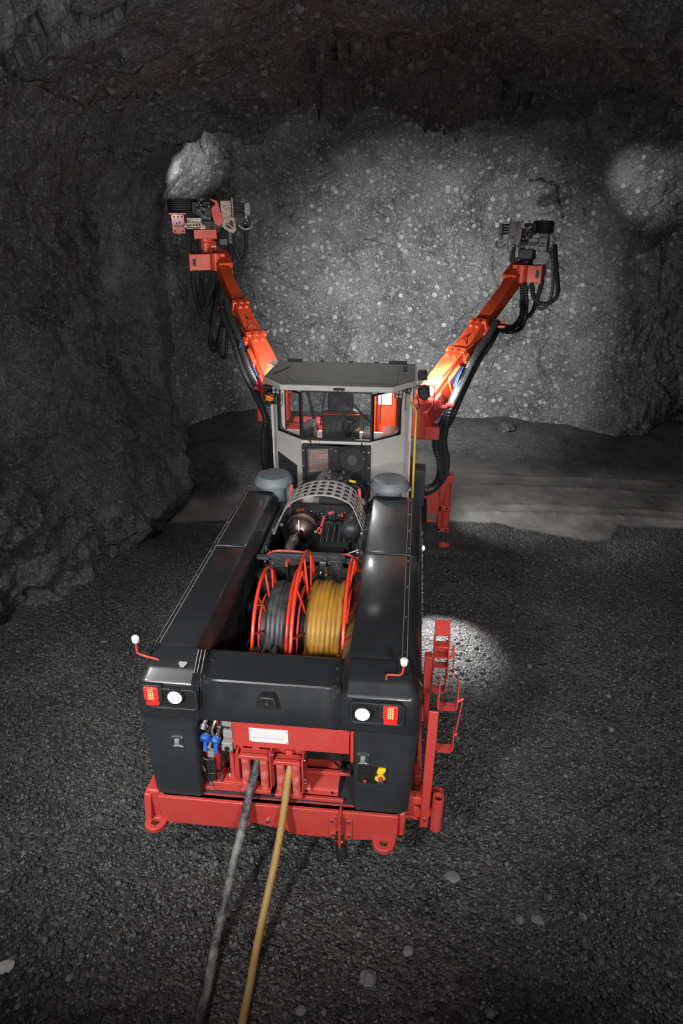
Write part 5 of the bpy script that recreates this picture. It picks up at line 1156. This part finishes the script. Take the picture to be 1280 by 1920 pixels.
pos=np.stack([XX[...,0]+NN[...,0]*inn,XX[...,1]+NN[...,1]*inn,ZZ],-1).reshape(-1,3)
wlf,wrf,wff=WL.ravel(),WR.ravel(),WF.ravel()
d=(.34*wlf+.55*wff+.4*wrf)*fbm(pos*.55,4,1)+(.20*wlf+.08*wff+.14*wrf)*fbm(pos*1.5,5,31,ridge=True)*.6
warp=pos+.3*np.stack([fbm(pos*1.1,4,50),fbm(pos*1.1,4,60),fbm(pos*1.1,4,70)],1)
fac=.11*wlf+.085*wff+.13*wrf
# the left wall is blocky low down near the camera and a smoother sheared plane above
blk=np.clip(1.25-.35*pos[:,2],.25,1.2)*np.clip((10.5-pos[:,1])/3,.0,1); fac=fac+.10*wlf*blk
d+=fac*cells(warp*np.array([1.0,.9,.7]),5)+fac*.55*cells(warp*2.7,15)+.26*fac*cells(warp*7,25)+.025*fbm(pos*6,4,90)
nn=NN.reshape(-1,2); pos[:,0]+=nn[:,0]*d; pos[:,1]+=nn[:,1]*d; pos[:,2]+=.15*fbm(pos*1.1,3,200)*(pos[:,2]>.3)
pg=pos.reshape(NU,NV,3)
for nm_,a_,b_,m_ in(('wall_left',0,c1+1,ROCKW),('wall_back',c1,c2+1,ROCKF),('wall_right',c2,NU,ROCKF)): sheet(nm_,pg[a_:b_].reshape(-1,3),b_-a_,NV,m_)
# roof
nu,nv=300,340
xs=np.linspace(-6.2,11.5,nu); ys=np.linspace(-4.5,17.4,nv); XX,YY=np.meshgrid(xs,ys,indexing='ij')
zc=7.05-.035*np.clip(np.abs(XX-.9)-.5,0,20)**2-.03*np.clip(YY-12.5,0,9)**2; zc=np.maximum(zc,4.9)
pos=np.stack([XX,YY,zc],-1).reshape(-1,3)
warp=pos+.3*np.stack([fbm(pos*.9,3,350),fbm(pos*.9,3,360),fbm(pos*.9,3,370)],1)
d=.45*fbm(pos*.45,4,301)+.26*cells(warp*np.array([.7,.9,1])*.9,305)+.10*cells(warp*2.2,315)+.10*fbm(pos*1.6,4,331,ridge=True)+.02*fbm(pos*7,3,390)
# a hanging brow of rock in front of the face, left of the middle
d-=.75*np.exp(-((pos[:,1]-13.0-.15*pos[:,0]-.5*fbm(pos*.6,2,430))/.75)**2)*np.clip(1.2-np.abs(pos[:,0]+.5)/5.0,0,1)*(.7+.9*fbm(pos*.8,3,420))
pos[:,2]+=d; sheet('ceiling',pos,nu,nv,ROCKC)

# floor
def sst(a,b,x): t=np.clip((x-a)/(b-a),0,1); return t*t*(3-2*t)
def floor_h(x,y):
    p=np.stack([x,y,np.zeros_like(x)],1)
    near=1-sst(10.4,11.4,y)
    h=.055*fbm(p*.8,4,500)+.02*fbm(p*3.5,3,510)*near
    under=np.exp(-((x)/1.5)**4)*sst(3.2,4.2,y)*(1-sst(10.6,11.2,y)); h*=1-.8*under
    jf=np.exp(-(((x-1.56)/.3)**2+((y-10.25)/.3)**2)); h*=1-jf
    h+=(.34+.2*fbm(p*.7,3,520))*sst(14.0,16.4,y)+.42*np.exp(-(((x+3.3)/1.1)**2+((y-13.4)/1.5)**2))+.22*np.exp(-(((x-3.2)/1.6)**2+((y-15.4)/.9)**2))
    # wheel ruts that sweep to the right
    rut=0
    for rr in(13.0,13.55,11.75,12.1):
        yy=rr-.035*np.clip(x-4.2,-9,9)**2*.6; rut=rut+np.exp(-((y-yy)/.09)**2)*(.35+.65*fbm(p*6,2,540)**2)
    h+=.05*rut*sst(1.6,2.6,x)*(1-sst(13.7,14.2,y))
    h+=.12*sst(-3.2,-4.6,x)*near
    return h
def mud_mask(x,y):
    p=np.stack([x,y,np.zeros_like(x)],1); w=.22*fbm(p*1.6,4,600)
    edge=np.interp(x,[-4,-3.3,-1.5,0,1.6,2.5,4.0,4.35,4.7,6.2,7.4,12],[10.9,10.6,11.0,11.0,11.25,11.2,10.62,10.75,11.35,11.45,11.0,10.6])
    top=np.interp(x,[-4,-3.3,-2.0,-1,1.2,3,5,8,12],[10.95,11.2,12.2,13.2,14.4,13.9,13.9,13.8,13.5])
    return sst(-.10,.10,y-edge+w*.6)*(1-sst(-.35,.35,y-top+w*1.4))
nu,nv=620,600
xs=np.linspace(-6.5,11.5,nu); ys=np.concatenate([np.linspace(-4.5,1.6,60,endpoint=False),np.linspace(1.6,12,400,endpoint=False),np.linspace(12,17.6,140)]); XX,YY=np.meshgrid(xs,ys,indexing='ij')
x,y=XX.ravel(),YY.ravel(); mud=mud_mask(x,y); h=floor_h(x,y)-.03*mud
wet=sst(12.6,14.0,y+.2*fbm(np.stack([x,y,0*x],1)*.9,3,640))*(1-mud)
g=bpy.data.materials.new('gravel_and_mud'); g.use_nodes=True; nt=g.node_tree; L=nt.links.new; N=nt.nodes.new; b=nt.nodes['Principled BSDF']
tc=N('ShaderNodeTexCoord'); co=tc.outputs['Object']
def ramp(src,p0,c0,p1,c1):
    r=N('ShaderNodeValToRGB'); r.color_ramp.elements[0].position=p0; r.color_ramp.elements[1].position=p1; r.color_ramp.elements[0].color=(*c0,1); r.color_ramp.elements[1].color=(*c1,1); L(src,r.inputs['Fac']); return r.outputs['Color']
def noise(s,d=5,r=.6):
    n=N('ShaderNodeTexNoise'); n.inputs['Scale'].default_value=s; n.inputs['Detail'].default_value=d; n.inputs['Roughness'].default_value=r; L(co,n.inputs['Vector']); return n.outputs['Fac']
def voro(s):
    v=N('ShaderNodeTexVoronoi'); v.inputs['Scale'].default_value=s; L(co,v.inputs['Vector']); return v
va,vb,vc_=voro(34),voro(75),voro(15)
hs=N('ShaderNodeSeparateColor'); L(va.outputs['Color'],hs.inputs['Color'])
cg=ramp(hs.outputs[0],.1,(.030,.029,.028),1.0,(.105,.102,.099))
cl=ramp(noise(1.3,7,.65),.32,(.55,.55,.56),.7,(1.35,1.33,1.3))
mg=N('ShaderNodeMix'); mg.data_type='RGBA'; mg.blend_type='MULTIPLY'; mg.inputs[0].default_value=1; L(cg,mg.inputs[6]); L(cl,mg.inputs[7])
cmud=ramp(noise(2.2,7,.62),.3,(.17,.162,.155),.72,(.30,.285,.27))
am=N('ShaderNodeAttribute'); am.attribute_name='mud'; aw=N('ShaderNodeAttribute'); aw.attribute_name='wet'
m1=N('ShaderNodeMix'); m1.data_type='RGBA'; L(aw.outputs['Fac'],m1.inputs[0]); L(mg.outputs[2],m1.inputs[6]); L(ramp(noise(4,6,.6),.3,(.05,.05,.05),.75,(.10,.10,.10)),m1.inputs[7])
gl=voro(58); gs=N('ShaderNodeSeparateColor'); L(gl.outputs['Color'],gs.inputs['Color'])
gt=N('ShaderNodeMapRange'); gt.inputs['From Min'].default_value=.93; gt.inputs['From Max'].default_value=1.0; gt.inputs['To Max'].default_value=.9; L(gs.outputs[1],gt.inputs['Value'])
m15=N('ShaderNodeMix'); m15.data_type='RGBA'; L(gt.outputs['Result'],m15.inputs[0]); L(m1.outputs[2],m15.inputs[6]); m15.inputs[7].default_value=(.3,.3,.29,1)
m2=N('ShaderNodeMix'); m2.data_type='RGBA'; L(am.outputs['Fac'],m2.inputs[0]); L(m15.outputs[2],m2.inputs[6]); L(cmud,m2.inputs[7]); L(m2.outputs[2],b.inputs['Base Color'])
rg=N('ShaderNodeMapRange'); rg.inputs['To Min'].default_value=.72; rg.inputs['To Max'].default_value=.42; L(am.outputs['Fac'],rg.inputs['Value']); L(rg.outputs['Result'],b.inputs['Roughness'])
def mth(op,a,b_,c=None):
    n=N('ShaderNodeMath'); n.operation=op
    for i,v in enumerate((a,b_,c)):
        if v is None: continue
        if isinstance(v,(int,float)): n.inputs[i].default_value=v
        else: L(v,n.inputs[i])
    return n.outputs[0]
hh=mth('MULTIPLY_ADD',va.outputs['Distance'],-.9,mth('MULTIPLY',vb.outputs['Distance'],-.45)); hh=mth('MULTIPLY_ADD',vc_.outputs['Distance'],-.9,hh); hh=mth('MULTIPLY_ADD',noise(9,6,.7),1.3,hh)
gm=mth('MULTIPLY_ADD',am.outputs['Fac'],-.93,1.0); gw=mth('MULTIPLY_ADD',aw.outputs['Fac'],-.7,1.0)
hg=mth('MULTIPLY',hh,mth('MULTIPLY',gm,gw)); hg=mth('MULTIPLY_ADD',noise(5,7,.6),.35,hg)
bu=N('ShaderNodeBump'); bu.inputs['Strength'].default_value=1.0; bu.inputs['Distance'].default_value=.035; L(hg,bu.inputs['Height']); L(bu.outputs['Normal'],b.inputs['Normal'])
sheet('floor',np.stack([x,y,h],1),nu,nv,g,attrs={'mud':mud,'wet':wet})

# ---- loose gravel: one uncountable mass of grit lying on the floor
ICO_V=np.array([(0,0,1)]+[(.894*math.cos(2*math.pi*k/5),.894*math.sin(2*math.pi*k/5),.447) for k in range(5)]+[(.894*math.cos(2*math.pi*(k+.5)/5),.894*math.sin(2*math.pi*(k+.5)/5),-.447) for k in range(5)]+[(0,0,-1)])
ICO_F=np.array([(0,1+k,1+(k+1)%5) for k in range(5)]+[(1+k,6+k,1+(k+1)%5) for k in range(5)]+[(1+(k+1)%5,6+k,6+(k+1)%5) for k in range(5)]+[(11,6+(k+1)%5,6+k) for k in range(5)])
STONE=mat('dark_stone',(.045,.045,.044),.6,dirt=1.0,dscale=9,dcol=(.17,.168,.165),bump=.6,bscale=40)
# ---- stones one can point at
used_r=[]
def stone(name,x,y,r,label,group=None,flat=.6,asp=1.0,m=None,seed=0,rz=0.0,cat='stone'):
    import bmesh
    bm=bmesh.new(); bmesh.ops.create_icosphere(bm,subdivisions=3,radius=1); vs=np.array([v.co for v in bm.verts])
    d=1+.28*cells(vs*1.3+seed*7.7,800+seed)+.06*fbm(vs*3,3,810+seed)
    z=float(floor_h(np.array([x]),np.array([y]))[0])
    for v,k in zip(bm.verts,d): v.co=V((v.co.x*k*r*asp,v.co.y*k*r,v.co.z*k*r*flat))
    me=bpy.data.meshes.new(name); bm.to_mesh(me); bm.free(); me.shade_smooth(); me.set_sharp_from_angle(angle=R(25)); me.materials.append(m or STONE)
    used_r.append((x,y,r*max(1,asp)*1.25)); o=bpy.data.objects.new(name,me); COL.objects.link(o); o.location=(x,y,z+r*flat*.35); o.rotation_euler=(0,0,rz); tag(o,label,cat,group); return o
PALES=mat('pale_stone',(.14,.14,.138),.6,dirt=.6,dscale=4,dcol=(.24,.235,.23),bump=.5,bscale=30)
WHITES=mat('white_stone',(.45,.44,.43),.6,dirt=.5,dscale=8)
stone('rock',.81,3.14,.062,'largest grey stone on the gravel in the foreground, right of the two trailing lines',seed=1,flat=.7,asp=1.0,m=PALES,rz=.6)
stone('stone',.34,2.88,.036,'angular grey stone at the very bottom edge, between the trailing lines and the largest stone',seed=2,m=PALES)
stone('stone',1.99,3.75,.04,'left stone of a close pair on the gravel right of the rig',seed=3,asp=.75,m=PALES,rz=.5)
stone('stone',2.14,3.76,.042,'right stone of a close pair on the gravel right of the rig',seed=4,asp=1.2,m=PALES,rz=-.5)
stone('stone',1.10,3.39,.038,'pale triangular stone just above and right of the largest stone',seed=5,m=PALES)
stone('stone',1.47,4.06,.05,'flat stone half sunk in the gravel below the rod holders',seed=6,flat=.25,asp=1.3,m=PALES)
stone('stone',-2.94,7.04,.05,'flat black flake of rock alone on the floor left of the rig',seed=7,flat=.3,asp=1.4)
stone('stone',-1.95,2.95,.05,'white chip of rock at the left edge of the foreground',seed=8,flat=.35,asp=1.3,m=WHITES)
stone('rock',3.14,15.4,.16,'dark block of rock lying on the wet heap at the foot of the far face',seed=9,flat=.9)
srng=random.Random(5); used=[(.81,3.14),(.34,2.88),(1.99,3.75),(2.14,3.76),(1.1,3.39),(1.47,4.06),(-2.94,7.04),(-1.95,2.95)]
FIX=[(1.85,4.44),(3.07,5.67),(.81,4.16),(.84,3.41),(1.15,2.98),(1.26,2.99),(2.76,4.4),(3.18,4.25),(2.65,5.31),(-1.9,5.14),(-1.81,4.98),(.07,3.16)]
for k in range(170):
    if k<len(FIX): x_,y_=FIX[k]
    else: x_=srng.uniform(-2.6,4.6); y_=2.4+5.2*srng.random()**1.6
    r_=srng.uniform(.016,.036)
    if abs(x_)<1.35 and 3.7<y_: continue
    if any((x_-a)**2+(y_-b_)**2<.011 for a,b_ in used) or -.6<x_<.12 and k>=len(FIX): continue
    if math.hypot(x_-1.3,y_-4.2)<.22: continue
    used.append((x_,y_))
    if x_<-.5: lb,gp='small dark grey stone on the gravel floor left of the trailing cable','stones left of the cable'
    elif y_>4.2: lb,gp='small dark grey stone on the gravel floor to the right of the rig','stones beside the rig'
    else: lb,gp='small dark grey stone on the foreground gravel right of the trailing hose','stones right of the hose'
    stone('stone',x_,y_,r_,lb,gp,seed=20+k,flat=srng.uniform(.5,.8),asp=srng.uniform(.7,1.3),rz=srng.uniform(0,3),m=STONE if srng.random()<.85 else PALES)
n=46000
gx=rng.uniform(-3.6,6.5,n); gy=1.5+8.6*rng.random(n)**1.5
sz=np.clip(rng.lognormal(-4.42,.42,n),.006,.032)
pn=fbm(np.stack([gx,gy,0*gx],1)*.7,3,700); keep=(rng.random(n)<np.clip(.55+1.1*pn,.1,1))&(mud_mask(gx,gy)<.3)&~((np.abs(gx)<1.3)&(gy>4.3)&(gy<11))&~((np.abs(gx-1.56)<.2)&(np.abs(gy-10.25)<.2))&(gx>np.interp(gy,[0,4,7.2,9,11],[-5,-4.1,-3.5,-2.75,-2.3]))
cl=np.array([(p.x,p.y) for p in list(CABLE_PATH)+list(HOSE_PATH) if p.z<.2]); far=np.ones(n,bool)
for i0 in range(0,n,4000):
    dd=np.hypot(gx[i0:i0+4000,None]-cl[None,:,0],gy[i0:i0+4000,None]-cl[None,:,1]).min(1); far[i0:i0+4000]=dd>.037+1.6*sz[i0:i0+4000]
for ux,uy,ur in used_r: far&=np.hypot(gx-ux,gy-uy)>ur+1.5*sz
keep&=far
gx,gy,sz=gx[keep],gy[keep],sz[keep]; n=len(gx)
VV=ICO_V[None]*(1+.35*rng.uniform(-1,1,(n,12,1)))*sz[:,None,None]*rng.uniform(.6,1.25,(n,1,3)); VV[:,:,2]*=.75
ang=rng.uniform(0,6.28,n); c,s=np.cos(ang)[:,None],np.sin(ang)[:,None]; VV=np.stack([VV[...,0]*c-VV[...,1]*s,VV[...,0]*s+VV[...,1]*c,VV[...,2]],-1)
VV[...,0]+=gx[:,None]; VV[...,1]+=gy[:,None]; VV[...,2]+=(floor_h(gx,gy)-.03*mud_mask(gx,gy)+sz*.25)[:,None]
FF=(ICO_F[None]+12*np.arange(n)[:,None,None]).reshape(-1,3)
me=bpy.data.meshes.new('gravel'); me.vertices.add(12*n); me.vertices.foreach_set('co',VV.astype(np.float32).ravel()); me.loops.add(FF.size); me.loops.foreach_set('vertex_index',FF.ravel().astype(np.int32)); me.polygons.add(len(FF)); me.polygons.foreach_set('loop_start',(np.arange(len(FF))*3).astype(np.int32)); me.update(calc_edges=True); me.materials.append(STONE)
o=bpy.data.objects.new('gravel',me); COL.objects.link(o); tag(o,'dark grey gravel and grit spread over the tunnel floor','gravel',kind='stuff')
# ================================================================== lights, world, camera
def spot(name,loc,tgt,energy,size_deg,blend=.6,rad=.15,col=(1,1,1)):
    l=bpy.data.lights.new(name,'SPOT'); l.energy=energy; l.spot_size=R(size_deg); l.spot_blend=blend; l.shadow_soft_size=rad; l.color=col
    o=bpy.data.objects.new(name,l); COL.objects.link(o); o.location=loc; o.rotation_euler=(V(tgt)-V(loc)).to_track_quat('-Z','Y').to_euler(); return o
#LIGHTS
spot('tunnel_lamp_behind',(-2.6,-2.0,6.2),(-.3,4.6,1.45),2700,39,rad=.4,blend=1)
spot('tunnel_lamp_behind',(3.2,-2.2,5.4),(.6,4.6,1.4),1350,38,rad=.4,blend=1)
spot('tunnel_lamp_behind',(1.2,-2.4,6.3),(.0,8.4,2.5),1500,26,rad=.4,blend=1)
spot('floor_lamp_beam',(-3.6,1.6,6.0),(-2.4,5.8,0),1400,58,rad=.25,blend=1)
spot('floor_lamp_beam',(5.2,1.4,6.0),(3.5,6.2,0),1150,60,rad=.25,blend=1)
spot('wall_wash',(2.5,-1.0,4.8),(-4.6,8.0,4.6),1000,64,rad=.12,blend=1)
spot('roof_wash',(1.2,-1.5,3.6),(.6,9.5,7.2),850,105,rad=.3,blend=1)
spot('cab_work_light',(-.55,9.5,3.3),(.9,16.5,2.2),1300,78,rad=.08,blend=1)
spot('cab_work_light',(.65,9.5,3.3),(1.2,16.5,2.3),2100,78,rad=.08,blend=1)
spot('cab_work_light',(.0,9.5,3.3),(-3.2,13.5,4.6),95,80,rad=.08,blend=1)
spot('cab_work_light',(.0,9.48,3.1),(.2,10.2,2.1),170,125,rad=.06,blend=1)
spot('side_cab_light',(1.06,9.15,3.08),(1.9,10.9,2.9),260,80,rad=.06,blend=1)
spot('side_cab_light',(-1.02,9.15,3.1),(-1.9,10.9,3.4),130,80,rad=.06,blend=1)
spot('side_cab_light',(.86,9.5,3.3),(4.6,12.3,0),620,60,rad=.06,blend=1)
spot('side_cab_light',(-.75,9.5,3.3),(-2.7,11.6,0),800,44,rad=.06,blend=1)
spot('front_frame_light',(1.35,10.7,1.1),(4.2,12.1,0),190,100,rad=.05,blend=1)
spot('boom_work_light',(3.0,12.9,5.0),(5.25,15.3,5.5),330,30,rad=.06,blend=1)
spot('boom_work_light',(-3.0,12.9,5.35),(-3.8,14.6,5.9),330,48,rad=.06,blend=1)
spot('side_work_light',(1.25,8.1,1.05),(1.48,7.5,0),560,62,rad=.04,blend=.9)
spot('roof_lamp',(-.2,10.4,6.3),(.1,9.4,2.8),260,75,rad=.3,blend=1)
l=bpy.data.lights.new('cab_dome_light','POINT'); l.energy=35; l.shadow_soft_size=.06; o=bpy.data.objects.new('cab_dome_light',l); COL.objects.link(o); o.location=(.1,9.1,3.02)
w=bpy.data.worlds.new('tunnel_air'); SC.world=w; w.use_nodes=True; w.node_tree.nodes['Background'].inputs[0].default_value=(.5,.52,.55,1); w.node_tree.nodes['Background'].inputs[1].default_value=.01
cam=bpy.data.cameras.new('camera'); co_=bpy.data.objects.new('camera',cam); COL.objects.link(co_); SC.camera=co_
cam.sensor_fit='VERTICAL'; cam.sensor_height=36.0; cam.lens=1280/1920*36.0; cam.clip_start=.05; cam.clip_end=200
co_.location=(.94,0,5.35); co_.rotation_euler=(R(90-25.1148),0,R(6.0569))
SC.cycles.adaptive_threshold=.02; SC.cycles.max_bounces=6; SC.cycles.diffuse_bounces=2; SC.cycles.glossy_bounces=3; SC.cycles.transparent_max_bounces=8
SC.view_settings.view_transform='Standard'; SC.view_settings.look='None'; SC.view_settings.gamma=1.0; SC.view_settings.exposure=0.0; SC.view_settings.use_curve_mapping=False
